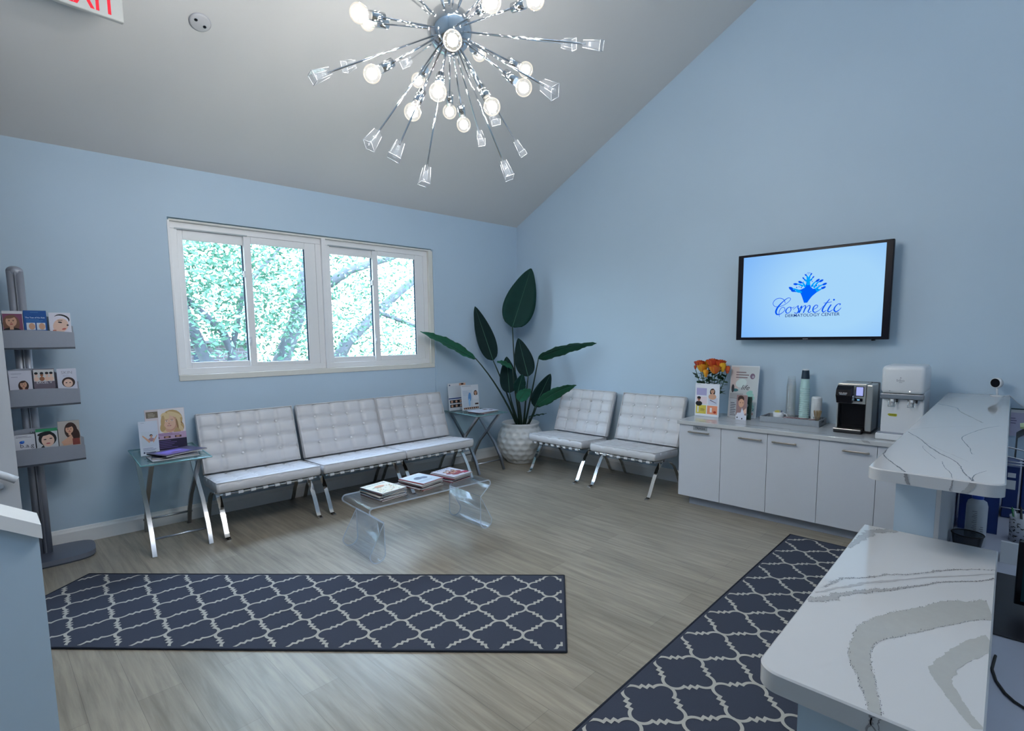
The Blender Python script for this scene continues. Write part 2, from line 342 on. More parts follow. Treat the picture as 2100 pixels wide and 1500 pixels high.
b = B(); b.bb(wall_m, S1+.008, S1+.028, -.02, 0, .145, 2.90, .003); struct(b.build('trim_3', rz=WR))

# ------------------------------------------------------------------ outside: trees and a brick house
leaf_ms = [P('leaf_outside_%d' % i, c, .6, spec=.2) for i, c in enumerate(((.12, .24, .155), (.17, .31, .22), (.28, .42, .32), (.085, .18, .13)))]
bark_o = P('bark_outside', (.13, .13, .145), .9, noise=.3, nscale=8)
def tree(base, trunks, label, nleaf, box, seed, lsz=.046):
    rnd = random.Random(seed); t = thing('tree', label, 'tree', (0, 0, 0), 0, 'trees outside the window')
    b = B()
    for pts, r in trunks: b.tube(bark_o, [WF(*p) for p in pts], [r*(1-.55*i/(len(pts)-1)) for i in range(len(pts))], 9)
    b.build('trunk', t)
    b = B(); bm = b.bm; ids = [b.mi(m) for m in leaf_ms]
    cl = [(rnd.uniform(box[0], box[1]), rnd.uniform(box[2], box[3]), rnd.uniform(box[4], box[5])) for _ in range(nleaf//45)]
    for k in range(nleaf):
        c = cl[k % len(cl)]; p = WF(c[0]+rnd.gauss(0, .42), c[1]+rnd.gauss(0, .35), c[2]+rnd.gauss(0, .26)); l = lsz*rnd.uniform(.6, 1.4)
        a = Vector((rnd.gauss(0, 1), rnd.gauss(0, 1), rnd.gauss(-.2, .6))).normalized(); w = a.cross(Vector((rnd.gauss(0, 1), rnd.gauss(0, 1), rnd.gauss(0, 1)))).normalized()
        f = bm.faces.new([bm.verts.new(q) for q in (p-a*l, p-w*l*.42, p+a*l, p+w*l*.42)]); f.material_index = ids[(rnd.random() < .3)*1+(rnd.random() < .22)*1+(rnd.random() < .15)*1]
    b.build('foliage', t, auto=False); return t
# s, d (negative = outside), z
tree(0, [([(-3.15, -3.2, -1), (-3.3, -3.2, .8), (-3.75, -3.3, 2.2), (-4.1, -3.4, 4.2)], .13), ([(-3.1, -3.1, -1), (-2.98, -3.1, .9), (-3.25, -3.3, 1.9), (-3.9, -3.4, 2.6), (-5.2, -3.6, 3.0)], .08), ([(-3.6, -3.3, 1.9), (-4.4, -3.4, 2.5), (-5.6, -3.5, 2.5)], .06),
          ([(-3.3, -3.2, 1.0), (-2.9, -3.3, 2.6), (-2.0, -3.5, 3.6)], .05), ([(-3.75, -3.3, 2.2), (-4.6, -3.4, 3.3), (-5.2, -3.5, 4.2)], .05)],
     'leafy tree with a forked dark trunk behind the left window', 21000, (-6.6, -2.2, -4.6, -2.4, 1.75, 4.6), 3)
tree(0, [([(-2.6, -3.9, -1), (-2.35, -3.9, 1.0), (-1.9, -3.9, 2.1), (-1.5, -4.0, 3.6)], .2), ([(-1.8, -4.1, .2), (-.9, -4.0, 1.7), (.3, -4.1, 2.7), (1.7, -4.2, 3.7)], .14), ([(-1.9, -3.9, 2.4), (-.8, -4.0, 3.1), (.6, -4.1, 3.6)], .12), ([(-.2, -4.0, 2.3), (.8, -4.1, 2.0), (1.9, -4.2, 1.2)], .05)],
     'leafy tree with a thick leaning trunk behind the right window', 15000, (-2.6, 2.6, -5.0, -3.0, .8, 4.6), 5)
brick = bpy.data.materials.new('pale_brick'); brick.use_nodes = True; nn = brick.node_tree; bt = nn.nodes.new('ShaderNodeTexBrick'); tt = nn.nodes.new('ShaderNodeTexCoord'); mm = nn.nodes.new('ShaderNodeMapping'); mm.inputs['Rotation'].default_value = (pi/2, 0, 0)
bt.inputs['Scale'].default_value = 3.2; bt.inputs['Color1'].default_value = (.11, .085, .095, 1); bt.inputs['Color2'].default_value = (.15, .12, .13, 1); bt.inputs['Mortar'].default_value = (.22, .22, .24, 1)
nn.links.new(tt.outputs['Object'], mm.inputs[0]); nn.links.new(mm.outputs[0], bt.inputs[0]); nn.links.new(bt.outputs[0], nn.nodes['Principled BSDF'].inputs[0])
h = thing('brick_house', 'pale brick house wall low down behind the left window', 'house', WF(-2.9, -7.0, -1), WR)
B().bb(brick, -2.2, 1.0, 0, 3, 0, 2.70).build('wall', h); B().bb(P('dark_pane_outside', (.05, .06, .08), .3), -.1, .22, -.03, 0, 1.9, 2.52).build('window', h)
B().prism(P('roof_outside', (.12, .12, .13), .8), [(-2.3, 2.70), (-2.3, 2.76), (1.1, 2.76), (1.1, 2.70)], -.1, 3.1, 'y').build('roof', h)

# ------------------------------------------------------------------ rugs with a trellis pattern
rug_m = P('slate_rug', (.052, .060, .086), .95, spec=.1, noise=.10, nscale=260, bump=.5)
rug_e = P('rug_binding', (.03, .035, .05), .95, spec=.1)
line_m = P('rug_trellis', (.44, .43, .40), .95, spec=.1, noise=.05, nscale=200)
def trellis_seg():
    pts = []
    for i in range(9): t = pi/2*i/8*1.0; pts.append((.325+.175*cos(t), .172*sin(t)))
    pts = [(.5-.002*0, 0)]+pts[1:]
    a = pts[-1]; n = 2; m = [(.325, .172), (.325, .245), (.245, .245)]
    half = pts+[(.325, .245)]
    return half+[(.245, .245)]+[(y, x) for x, y in half][::-1]
def clip_poly(poly, Lx, Ly, mg):
    def cl(p, f, inter):
        out = []
        for i in range(len(p)):
            a, c = p[i], p[(i+1) % len(p)]; fa, fc = f(a), f(c)
            if fa >= 0: out.append(a)
            if (fa >= 0) != (fc >= 0): t = fa/(fa-fc); out.append((a[0]+(c[0]-a[0])*t, a[1]+(c[1]-a[1])*t))
        return out
    for f in (lambda q: q[0]-mg, lambda q: Lx-mg-q[0], lambda q: q[1]-mg, lambda q: Ly-mg-q[1]):
        poly = cl(poly, f, None)
        if len(poly) < 3: return None
    return poly
def rug(label, A, ex_, ey_, Lx, Ly, P_, ox, oy, group):
    # A corner, ex_/ey_ edge directions (unit), pattern pitch P_, offset of a cell centre
    ex_ = Vector(ex_); ey_ = Vector(ey_); A = Vector(A)
    def W(x, y, z): q = A+ex_*x+ey_*y; return (q.x, q.y, z)
    b = B(); n, v = b.st(); th = .009
    lo = [b.bm.verts.new(W(x, y, .0)) for x, y in ((0, 0), (Lx, 0), (Lx, Ly), (0, Ly))]; hi = [b.bm.verts.new(W(x, y, th)) for x, y in ((0, 0), (Lx, 0), (Lx, Ly), (0, Ly))]
    b.bm.faces.new(lo[::-1]); b.bm.faces.new(hi)
    for i in range(4): b.bm.faces.new((lo[i], lo[(i+1) % 4], hi[(i+1) % 4], hi[i]))
    b._fin(n, rug_m)
    seg = trellis_seg(); w = .052/2
    L_, R_ = [], []
    for i, p in enumerate(seg):
        a = seg[max(i-1, 0)]; c = seg[min(i+1, len(seg)-1)]; dx, dy = c[0]-a[0], c[1]-a[1]; l = hypot(dx, dy)
        if i == 0: n1 = n2 = (-1, 0)
        elif i == len(seg)-1: n1 = n2 = (0, -1)
        else:
            l1 = hypot(p[0]-a[0], p[1]-a[1]); l2 = hypot(c[0]-p[0], c[1]-p[1]); n1 = (-(p[1]-a[1])/l1, (p[0]-a[0])/l1); n2 = (-(c[1]-p[1])/l2, (c[0]-p[0])/l2)
        mx_, my_ = n1[0]+n2[0], n1[1]+n2[1]; ml = hypot(mx_, my_) or 1; mx_, my_ = mx_/ml, my_/ml; kk = w/max(.6, mx_*n1[0]+my_*n1[1])
        L_.append((p[0]+mx_*kk, p[1]+my_*kk)); R_.append((p[0]-mx_*kk, p[1]-my_*kk))
    n, v = b.st()
    for ci in range(-1, int(Lx/P_)+3):
        for cj in range(-1, int(Ly/P_)+3):
            for q in range(4):
                c_, s_ = (1, 0, -1, 0)[q], (0, 1, 0, -1)[q]
                f = lambda p: (ox+(ci+p[0]*c_-p[1]*s_)*P_, oy+(cj+p[0]*s_+p[1]*c_)*P_)
                for i in range(len(seg)-1):
                    pl_ = clip_poly([f(L_[i]), f(L_[i+1]), f(R_[i+1]), f(R_[i])], Lx, Ly, .02)
                    if pl_:
                        area_ = abs(sum(pl_[k][0]*pl_[(k+1) % len(pl_)][1]-pl_[(k+1) % len(pl_)][0]*pl_[k][1] for k in range(len(pl_))))
                        if area_ > 1e-7: b.bm.faces.new([b.bm.verts.new(W(x, y, th+.0008+.00025*q+.001*((ci+cj) % 2))) for x, y in pl_])
    b._fin(n, line_m)
    o = b.build('rug'); 
    for f in o.data.polygons: pass
    tag(o, label, 'rug', group)
    e = B(); 
    for (x0, y0, x1, y1) in ((0, 0, Lx, 0), (Lx, 0, Lx, Ly), (Lx, Ly, 0, Ly), (0, Ly, 0, 0)): e.tube(rug_e, [W(x0, y0, .007), W(x1, y1, .007)], .006, 6)
    e.build('binding', o); return o
rug('slate rug with cream trellis lying nearest the acrylic table', (-3.587, -3.735), (-.672, .741), (.776, .630), 3.58, .93, .305, .10, .155, None)
rug('slate rug with cream trellis running along the white desk', (-.912, -4.118), (-1, 0), (0, -1), 3.6, .86, .318, .175, .17, None)

# ------------------------------------------------------------------ lounge chairs
def pillow(b, M, w, h, t, nx, ny, depth=.020, rows=None, back=True):
    # tufted cushion: face in local x (width), y (height), bulging to +z; body thickness t behind it
    n, v = b.st(); bm = b.bm; NX, NY = nx*8, ny*8
    ys = rows or [i/ny for i in range(ny+1)]
    grid = []
    for j in range(NY+1):
        jr = j/8; k = min(int(jr), ny-1); fy = jr-k; yy = (ys[k]+(ys[k+1]-ys[k])*fy)*h; row = []
        for i in range(NX+1):
            ir = i/8; kx = min(int(ir), nx-1); fx = ir-kx; xx = (ir/nx-.5)*w
            e = max(0, sin(pi*fx))*max(0, sin(pi*fy)); z = depth*(1-(1-min(1, abs(sin(pi*fx))*2.4))**3)*.5+depth*(1-(1-min(1, abs(sin(pi*fy))*2.4))**3)*.5-depth
            z += depth*.45*e
            dc = min(hypot((fx if fx < .5 else 1-fx), (fy if fy < .5 else 1-fy)), .3)/.3
            z -= (1-dc)**2*depth*.55
            row.append(bm.verts.new((xx, yy, z)))
        grid.append(row)
    for j in range(NY):
        for i in range(NX): bm.faces.new((grid[j][i], grid[j][i+1], grid[j+1][i+1], grid[j+1][i]))
    ring = [grid[0][i] for i in range(NX+1)]+[grid[j][NX] for j in range(1, NY+1)]+[grid[NY][i] for i in range(NX-1, -1, -1)]+[grid[j][0] for j in range(NY-1, 0, -1)]
    cur = ring
    for (ins, z) in ((-.004, -.012), (-.006, -t*.5), (-.002, -t+.01), (.012, -t)):
        nxt = []
        for q in ring:
            sx_ = 1 if q.co.x > 0 else -1; fx = min(1, abs(q.co.x)/(w/2)); fy = (q.co.y/h-.5)*2
            nxt.append(bm.verts.new((q.co.x*(1-ins/(w/2)), h/2+(q.co.y-h/2)*(1-ins/(h/2)), z)))
        for i in range(len(ring)): bm.faces.new((cur[i], cur[(i+1) % len(ring)], nxt[(i+1) % len(ring)], nxt[i]))
        cur = nxt
    bm.faces.new(cur[::-1])
    b._fin(n, leather, M, v, True)
    # piping round the front edge
    c = [(-w/2, 0), (w/2, 0), (w/2, h), (-w/2, h)]
    b.tube(leather, [(x, y, -.004) for x, y in c], .006, 6, M=M, closed=True)
BTN = None
def lounge(label, loc, rz, w, group, seatlen=.52, tilt=0):
    t = thing('lounge_chair', label, 'chair', loc, rz, group)
    hw = w/2
    # seat cushion
    p0 = Vector((0, -.285, .475)); p1 = Vector((0, -.80, .510)); L = (p1-p0).length
    ax = (p1-p0).normalized(); nz = Vector((-1, 0, 0)).cross(ax); X = Vector((1, 0, 0))
    nz = X.cross(ax); nz = nz if nz.z > 0 else -nz
    Ms = Matrix((X, ax, nz)).transposed().to_4x4(); Ms.translation = p0
    b = B(); pillow(b, Ms, w, L, .095, 5, 4, .016); seat = b.build('seat', t)
    q0 = Vector((0, -.300, .50)); q1 = Vector((0, -.105, 1.045)); Lb = (q1-q0).length; ay = (q1-q0).normalized(); ny = Vector((0, -1, 0)) - ay*Vector((0, -1, 0)).dot(ay); ny.normalize()
    Mb = Matrix((X, ay, ny)).transposed().to_4x4(); Mb.translation = q0; rows = [0, .26, .51, .755, 1]
    b = B(); pillow(b, Mb, w-.01, Lb, .085, 5, 4, .025, rows); back = b.build('backrest', t)
    global BTN
    bt0 = None
    for (M, par, wd, LL, rw, zz) in ((Mb, back, w-.01, Lb, rows, -.022), (Ms, seat, w, L, [0, .25, .5, .75, 1], -.019)):
        for r in rw[1:-1]:
            for i in range(1, 5):
                if BTN is None:
                    o = B().sph(P('button_white', (.86, .86, .88), .35), (0, 0, .002), .013, 10, 6, (1, 1, .7)).build('button', par); BTN = o.data
                else:
                    o = bpy.data.objects.new('button', BTN); COL.objects.link(o); o.parent = par
                o.matrix_local = M @ Matrix.Translation(((i/5-.5)*wd, r*LL, zz+.004))
    fr = [(-.90, .009), (-.862, .010), (-.835, .022), (-.81, .055), (-.74, .18), (-.66, .29), (-.57, .365), (-.47, .405), (-.36, .43), (-.26, .47), (-.185, .56), (-.13, .70), (-.075, .93)]
    rr = [(-.035, .009), (-.075, .010), (-.10, .022), (-.125, .055), (-.19, .17), (-.27, .27), (-.37, .335), (-.48, .362), (-.62, .376), (-.775, .395)]
    lx = hw-.045
    for s_ in (-1, 1):
        B().strip(chrome, fr, .014, s_*lx-.020, s_*lx+.020, 'x').build('front_leg', t)
        B().strip(chrome, rr, .014, s_*lx-.020, s_*lx+.020, 'x').build('rear_leg', t)
    B().bb(chrome, -lx, lx, -.782, -.766, .388, .402, .002).build('front_rail', t); B().bb(chrome, -lx, lx, -.40, -.385, .385, .40, .002).build('cross_rail', t)
    for s_ in (-1, 1): B().cyl(chrome, (s_*(lx+.02), -.60, .378), (s_*(lx+.034), -.60, .378), .012).build('knob', t)
    b = B(); K = 8
    for i in range(K):
        x = (-lx+.04)+(2*lx-.08)*i/(K-1); b.bb(white_pl, x-.022, x+.022, -.792, -.758, .382, .408, .003)
    b.bb(black, -lx+.02, lx-.02, -.77, -.30, .398, .404); b.build('strap', t)
    return t
gl = 'tufted lounge chairs under the window'; gr_ = 'tufted lounge chairs along the television wall'
lounge('white tufted lounge chair next to the glass side table with the blonde poster', WF(-3.862, 0, 0), WR, .905, gl)
lounge('middle white tufted lounge chair of the three under the window', WF(-2.905, 0, 0), WR, .925, gl)
lounge('white tufted lounge chair under the window nearest the corner plant', WF(-1.962, 0, 0), WR, .925, gl)
lounge('white tufted lounge chair on the television wall beside the potted plant', (0, -1.372, 0), -pi/2, .835, gr_)
lounge('white tufted lounge chair standing against the end of the white cabinets', (0, -2.335, 0), -pi/2, .825, gr_)

# ------------------------------------------------------------------ glass side tables
def side_table(label, s0, s1, d0, d1, zt):
    t = thing('side_table', label, 'table', WF((s0+s1)/2, (d0+d1)/2), WR, 'glass side tables'); w = (s1-s0)/2; h = (d1-d0)/2
    B().box(table_glass, (0, 0, zt-.006), (2*w, 2*h, .010), .002).build('table_top', t)
    e = B()
    for (x0, y0, x1, y1) in ((-w, -h, w, -h), (w, -h, w, h), (w, h, -w, h), (-w, h, -w, -h)): e.tube(glass_edge, [(x0, y0, zt-.006), (x1, y1, zt-.006)], .0055, 6)
    e.build('glass_rim', t)
    fy = h-.035; A = [(-fy, .0), (-fy*.80, .16), (-fy*.42, .34), (0, zt*.60), (fy*.42, zt*.78), (fy*.92, zt-.014)]; Bp = [(-a, z) for a, z in A]
    for sg in (-1, 1):
        x = sg*(w-.045)
        B().strip(satin, A, .026, x-.016, x+.016, 'x').build('leg', t)
        x2 = x-sg*.034
        B().strip(satin, Bp, .026, x2-.016, x2+.016, 'x').build('leg', t)
    for (y, z) in ((-fy*.84, .13), (fy*.84, .13)): B().cyl(satin, (-w+.055, y, z), (w-.055, y, z), .009).build('stretcher', t)
    for sg in (-1, 1): B().bb(satin, -w+.03, w-.03, sg*fy*.9-.012, sg*fy*.9+.012, zt-.030, zt-.012, .003).build('top_rail', t)
    return t
side_table('glass side table with crossed metal legs left of the window chairs', -4.85, -4.352, .06, .875, .775)
side_table('glass side table with crossed metal legs between window chairs and plant', -1.375, -.87, .02, .735, .775)

# ------------------------------------------------------------------ acrylic table
def acrylic():
    t = thing('coffee_table', 'clear acrylic coffee table with loop legs in front of the window chairs', 'table', WF(-2.985, 1.965), WR); w = .245
    zt = .452; L = .60; pth = []
    def end(sg):
        p = [(sg*(L-.03), zt)]
        for i in range(1, 7): a = pi/2-i/6*radians(140); p.append((sg*(L-.03+.030*cos(a)), zt-.030+.030*sin(a)))
        p.append((sg*(L-.115), .315)); return p
    path = end(-1)[::-1]+end(1)
    B().strip(acr, path, .012, -w, w, 'y', edge=acr_e).build('table_top', t)
    for sg in (-1, 1):
        ap = (sg*(L-.117), .312); cx, cz, r = sg*(L-.055), .072, .066; p = [ap]
        for i in range(0, 15):
            a = radians(168)-i/14*radians(-(-336)) if False else radians(180-8)+i/14*radians(196)
            p.append((cx+(r*cos(a))*sg, cz+r*sin(a)))
        b = B().strip(acr, p, .010, -w, w, 'y', edge=acr_e, closed=True); b.build('leg', t)
    return t
acrylic()

# ------------------------------------------------------------------ magazines
def magazine(label, M, w, h, th, style, group=None, cover=None, name='magazine'):
    cov = cover or paper; b = B(); b.box(cov, (0, 0, th/2), (w, h, th), min(.0015, th*.3), 1)
    b.box(P('page_edges', (.62, .60, .58), .8), (.0015, 0, th/2), (w-.001, h+.0006, th*.55))
    c = Card(b, Matrix.Translation((0, -h/2, th)), w, h)
    if style: style(c)
    o = b.build(name); o.matrix_world = M; tag(o, label, 'magazine', group); return o
def mag_a(c):
    c.rect(ink(226, 222, 205), .02, .02, .98, .98); c.text(ink(60, 110, 150), 'FRONTRUNNER', .5, .86, w=.86, bold=True)
    rnd = random.Random(4)
    for i in range(46): c.ell(ink(*rnd.choice(((196, 180, 120), (220, 200, 160), (150, 170, 120), (200, 140, 110), (120, 150, 150)))), rnd.uniform(.1, .9), rnd.uniform(.06, .6), .035, .02, rnd.uniform(0, 3), 7)
    c.ell(ink(214, 150, 110), .45, .62, .2, .08)
def mag_b(c):
    c.rect(ink(190, 206, 222), .02, .02, .98, .98); c.ell(ink(70, 86, 120), .42, .55, .2, .12, .3); c.ell(ink(80, 96, 130), .62, .5, .16, .11, -.3); c.rect(ink(210, 216, 226), .02, .86, .98, .93); c.lines(ink(120, 140, 170), .1, .3, .8, 3, .05)
def mag_c(c):
    c.rect(ink(200, 200, 215), .02, .02, .98, .98); c.text(ink(60, 80, 130), 'COASTAL', .5, .9, w=.8, bold=True)
    for (x, y) in ((.3, .6), (.5, .66), (.7, .6), (.4, .42), (.6, .44)): c.person(x, y, .07, SK, HB, ink(150, 70, 80), False)
    c.rect(ink(170, 60, 90), .72, .1, .95, .28)
def stack(s, d, n, style, toplab, lab, grp, ang, covers, z0=.4585):
    rnd = random.Random(int(s*100)); z = z0
    for i in range(n):
        th = rnd.uniform(.006, .011); M = Matrix.Translation(WF(s+rnd.uniform(-.012, .012), d+rnd.uniform(-.01, .01), z)) @ WM @ Matrix.Rotation(ang+rnd.uniform(-.09, .09), 4, 'Z')
        last = i == n-1
        OW = ('', 'second', 'third', 'fourth', 'fifth', 'sixth', 'seventh')
        magazine(toplab if last else lab.replace('magazine within', 'bottom magazine of' if i == 0 else 'magazine %s from the top in' % OW[n-1-i]), M, .245, .30, th, style if last else None, grp, covers[i % len(covers)]); z += th+.0008
cvs = [ink(90, 60, 62), ink(170, 172, 180), ink(60, 62, 70), ink(150, 140, 130), ink(40, 90, 110)]
stack(-3.34, 1.965, 7, mag_a, 'cream patterned magazine on top of the left stack on the acrylic table', 'magazine within the left stack on the acrylic table', 'magazines in the left stack', .15, cvs)
stack(-2.965, 1.945, 7, mag_b, 'pale blue magazine on top of the middle stack on the acrylic table', 'magazine within the middle stack on the acrylic table', 'magazines in the middle stack', .18, [ink(150, 40, 50), ink(130, 110, 110), ink(175, 170, 170)])
stack(-2.625, 1.915, 6, mag_c, 'magazine with a group of people on the right stack on the acrylic table', 'magazine within the right stack on the acrylic table', 'magazines in the right stack', .22, [ink(120, 30, 50), ink(180, 175, 180), ink(140, 130, 140)])

# ------------------------------------------------------------------ printed signs and brochures (stand upright, face -y of their own frame)
def sign(name, label, cat, loc, rz, w, h, th, art, lean=.12, body=None, group=None, foot=0, extra=None, v0=0):
    t = thing(name, label, cat, loc, rz, group) if (foot or extra) else None
    b = B(); M = Matrix.Rotation(-lean, 4, 'X')
    b.box(body or paper, (0, th/2, h/2), (w, th, h), min(.001, th*.3), 1, M)
    c = Card(b, M @ Matrix.Translation((0, 0, h*v0)) @ Matrix.Rotation(pi/2, 4, 'X'), w, h*(1-v0)); art(c)
    o = b.build('panel' if t else name, t)
    if t:
        if foot: B().strip(acr, [(-.005, .003), (foot*.5, .003), (foot, .003), (foot*.25 + h*.1, h*.55)], .004, -w*.45, w*.45, 'x', edge=acr_e).build('stand', t)
        return t
    o.location = loc; o.rotation_euler = (0, 0, rz); return tag(o, label, cat, group)
def art_blonde(c):
    c.rect(ink(206, 196, 200), 0, .0, 1, 1); c.rect(ink(112, 100, 86), .03, .80, .32, .95); c.lines(ink(190, 180, 160), .08, .91, .27, 3, .035); c.lines(ink(120, 115, 140), .06, .72, .26, 1, .03)
    c.rect(ink(222, 218, 222), .33, .42, .99, .99); h1, h2, h3 = ink(186, 156, 108), ink(214, 190, 146), ink(150, 116, 78)
    c.ell(h1, .67, .73, .27, .235); c.ell(h3, .86, .56, .10, .13, .2); c.ell(h1, .80, .52, .17, .11, .5); c.ell(h2, .47, .50, .12, .08, -.5); c.ell(h1, .44, .58, .08, .13, -.3); c.ell(SK, .60, .50, .12, .08)
    c.ell(ink(196, 148, 124), .62, .655, .175, .19, .12); c.ell(ink(216, 176, 152), .595, .665, .155, .18, .12)
    for q_, (x, y) in enumerate(((.525, .70), (.665, .705))): c.ell(ink(236, 230, 228), x, y, .032, .010); c.ell(ink(70, 74, 84), x, y, .014, .010); c.ell(ink(150, 112, 84), x, y+.028, .045, .006, .06*(1-2*q_))
    c.ell(ink(184, 132, 112), .585, .635, .022, .014); c.ell(ink(166, 78, 80), .585, .585, .052, .013); c.ell(ink(236, 220, 214), .585, .587, .034, .004)
    c.ell(h2, .74, .84, .20, .055, -.45); c.ell(h2, .50, .82, .10, .09, .9); c.ell(h2, .83, .70, .05, .16, .12); c.ell(h1, .43, .70, .05, .14, -.1); c.ell(h3, .79, .62, .025, .12, .1); c.ell(h2, .88, .50, .05, .08, .4)
    c.rect(ink(190, 160, 190), .0, .27, 1, .42); c.lines(ink(110, 80, 120), .06, .405, .9, 2, .03)
    for u in (.14, .42, .7): c.rect(ink(90, 60, 60), u, .29, u+.17, .34); c.ell(SK, u+.08, .315, .05, .015)
    c.rect(ink(36, 26, 56), 0, 0, 1, .265); c.lines(ink(110, 90, 150), .1, .23, .8, 5, .04, .3)
def art_run(c):
    c.rect(ink(206, 214, 228), .0, .0, 1, 1); c.lines(ink(170, 176, 190), .12, .96, .4, 1, .03); c.rect(ink(200, 210, 222), .1, .26, .95, .70); c.person(.62, .56, .07, SK, HK, ink(160, 130, 140), False)
    c.poly(SK, [(.56, .42), (.18, .60), (.15, .57), (.5, .36)]); c.poly(SK, [(.68, .42), (.95, .60), (.93, .55), (.72, .36)]); c.lines(ink(120, 130, 160), .15, .22, .9, 3, .035); c.ell(ink(40, 50, 90), .2, .09, .05, .025); c.rect(ink(60, 70, 110), .28, .08, .8, .10)
ZG = .7755
sign('poster_stand', 'poster with a smiling blonde woman on the left glass side table', 'poster', WF(-4.585, .33, ZG), WR, .30, .375, .012, art_blonde, .10, foot=.10)
sign('sign_card', 'slim white card with a stretching figure beside the blonde poster', 'card', WF(-4.735, .475, ZG), WR-.06, .135, .295, .006, art_run, .10, foot=.08)
def art_tab(c): c.rect(ink(50, 42, 78), .02, .03, .98, .97); c.rect(ink(96, 84, 170), .1, .2, .7, .85); c.ell(ink(120, 110, 200), .4, .6, .22, .2); c.ell(ink(90, 50, 60), .42, .4, .12, .06)
def m_on(s, d, z, a, *k, **kw): return magazine(k[0], Matrix.Translation(WF(s, d, z)) @ WM @ Matrix.Rotation(a, 4, 'Z'), *k[1:], **kw)
g = 'magazines on the left side table'
m_on(-4.60, .66, ZG+.0005, .05, 'grey magazine at the bottom of the pile on the left side table', .34, .26, .008, None, g, ink(150, 150, 158))
m_on(-4.58, .63, ZG+.0095, -.12, 'dark magazine in the middle of the pile on the left side table', .33, .25, .009, None, g, ink(40, 40, 52))
m_on(-4.55, .60, ZG+.0195, .18, 'white paper sheet sticking out of the pile on the left side table', .30, .22, .003, None, g, ink(205, 210, 225))
m_on(-4.555, .60, ZG+.0235, .42, 'purple covered magazine on top of the pile on the left side table', .36, .26, .010, art_tab, g, ink(24, 20, 34))
def art_t2a(c):
    c.rect(ink(200, 206, 214), 0, 0, 1, 1); c.rect(ink(214, 214, 220), .02, .9, .98, .98); c.ell(ink(40, 70, 110), .1, .93, .04, .025); c.rect(SK, .62, .9, .98, .985); c.ell(HB, .8, .95, .08, .03); c.rect(ink(36, 66, 130), 0, .42, 1, .46)
    for v_ in (.27, .11):
        c.rect(ink(28, 26, 30), .06, v_, .98, v_+.11)
        for u in (.12, .36, .6, .8): c.ell(SK, u+.05, v_+.055, .06, .04)
def art_t2b(c):
    c.rect(ink(214, 218, 226), 0, 0, 1, 1); c.lines(ink(70, 70, 90), .05, .965, .8, 1, .03); c.rect(ink(200, 208, 220), .06, .14, .62, .8); c.lines(ink(150, 165, 190), .1, .76, .5, 4, .05, .2)
    c.ell(ink(90, 140, 196), .46, .50, .09, .2, -.1); c.ell(ink(150, 190, 226), .43, .3, .06, .16); c.person(.82, .68, .07, SK, HB, ink(225, 225, 232), True); c.rect(HB, .74, .2, .94, .26); c.rect(ink(60, 40, 40), .08, .04, .94, .11)
    for i in range(7): c.ell(SK, .15+i*.12, .075, .035, .03)
sign('poster_stand', 'pale sign with two rows of small photos at the back of the right side table', 'sign', WF(-1.215, .12, ZG), WR, .30, .37, .006, art_t2a, .08, foot=.08)
sign('poster_stand', 'white sign with a blue figure and dark haired woman on the right side table', 'sign', WF(-1.085, .235, ZG), WR-.04, .285, .34, .006, art_t2b, .10, foot=.08)
g = 'magazines on the right side table'
m_on(-1.10, .52, ZG+.0005, .2, 'red edged magazine at the bottom of the right side table pile', .30, .26, .009, None, g, ink(120, 60, 80))
m_on(-1.10, .515, ZG+.0105, .12, 'grey magazine in the middle of the right side table pile', .32, .25, .007, None, g, ink(190, 190, 200))
m_on(-1.11, .52, ZG+.0185, .02, 'open white magazine on top of the right side table pile', .34, .26, .006, lambda c: (c.rect(ink(205, 210, 225), .02, .02, .98, .98), c.rect(HB, .6, .55, .8, .75), c.ell(ink(90, 50, 60), .8, .35, .09, .1), c.lines(ink(150, 155, 170), .08, .85, .45, 7, .1, .2)), g, ink(205, 208, 220))

# ------------------------------------------------------------------ brochure rack
rk = thing('brochure_rack', 'tall silver brochure rack with three curved shelves by the stair wall', 'rack', WF(-5.468, .30), WR)
b = B(); ring = []
for i in range(28):
    a = 2*pi*i/28; e = 4; ring.append((.318*(abs(cos(a))**(2/e))*(1 if cos(a) >= 0 else -1), .205*(abs(sin(a))**(2/e))*(1 if sin(a) >= 0 else -1)))
b.prism(P('rack_base_grey', (.12, .14, .20), .35, .3, noise=.03), ring, .012, .05, 'z', mside=P('rack_base_rim', (.20, .22, .28), .4, .4)); b.prism(rack_d, [(x*.98, y*.98) for x, y in ring], 0, .012, 'z'); b.build('base', rk)
b = B()
for sx_ in (-1, 1): b.cyl(rack_m, (sx_*.024, .05, .05), (sx_*.024, .05, 2.30), .026, seg=18)
b.bb(rack_d, -.004, .004, .022, .05, .05, 2.30); b.sph(rack_m, (0, .05, 2.30), .05, 20, 12, (1, .6, .8)); b.build('pole', rk)
SH = ((1.715, 1.83, 1.985), (1.27, 1.382, 1.555), (.815, .922, 1.085))
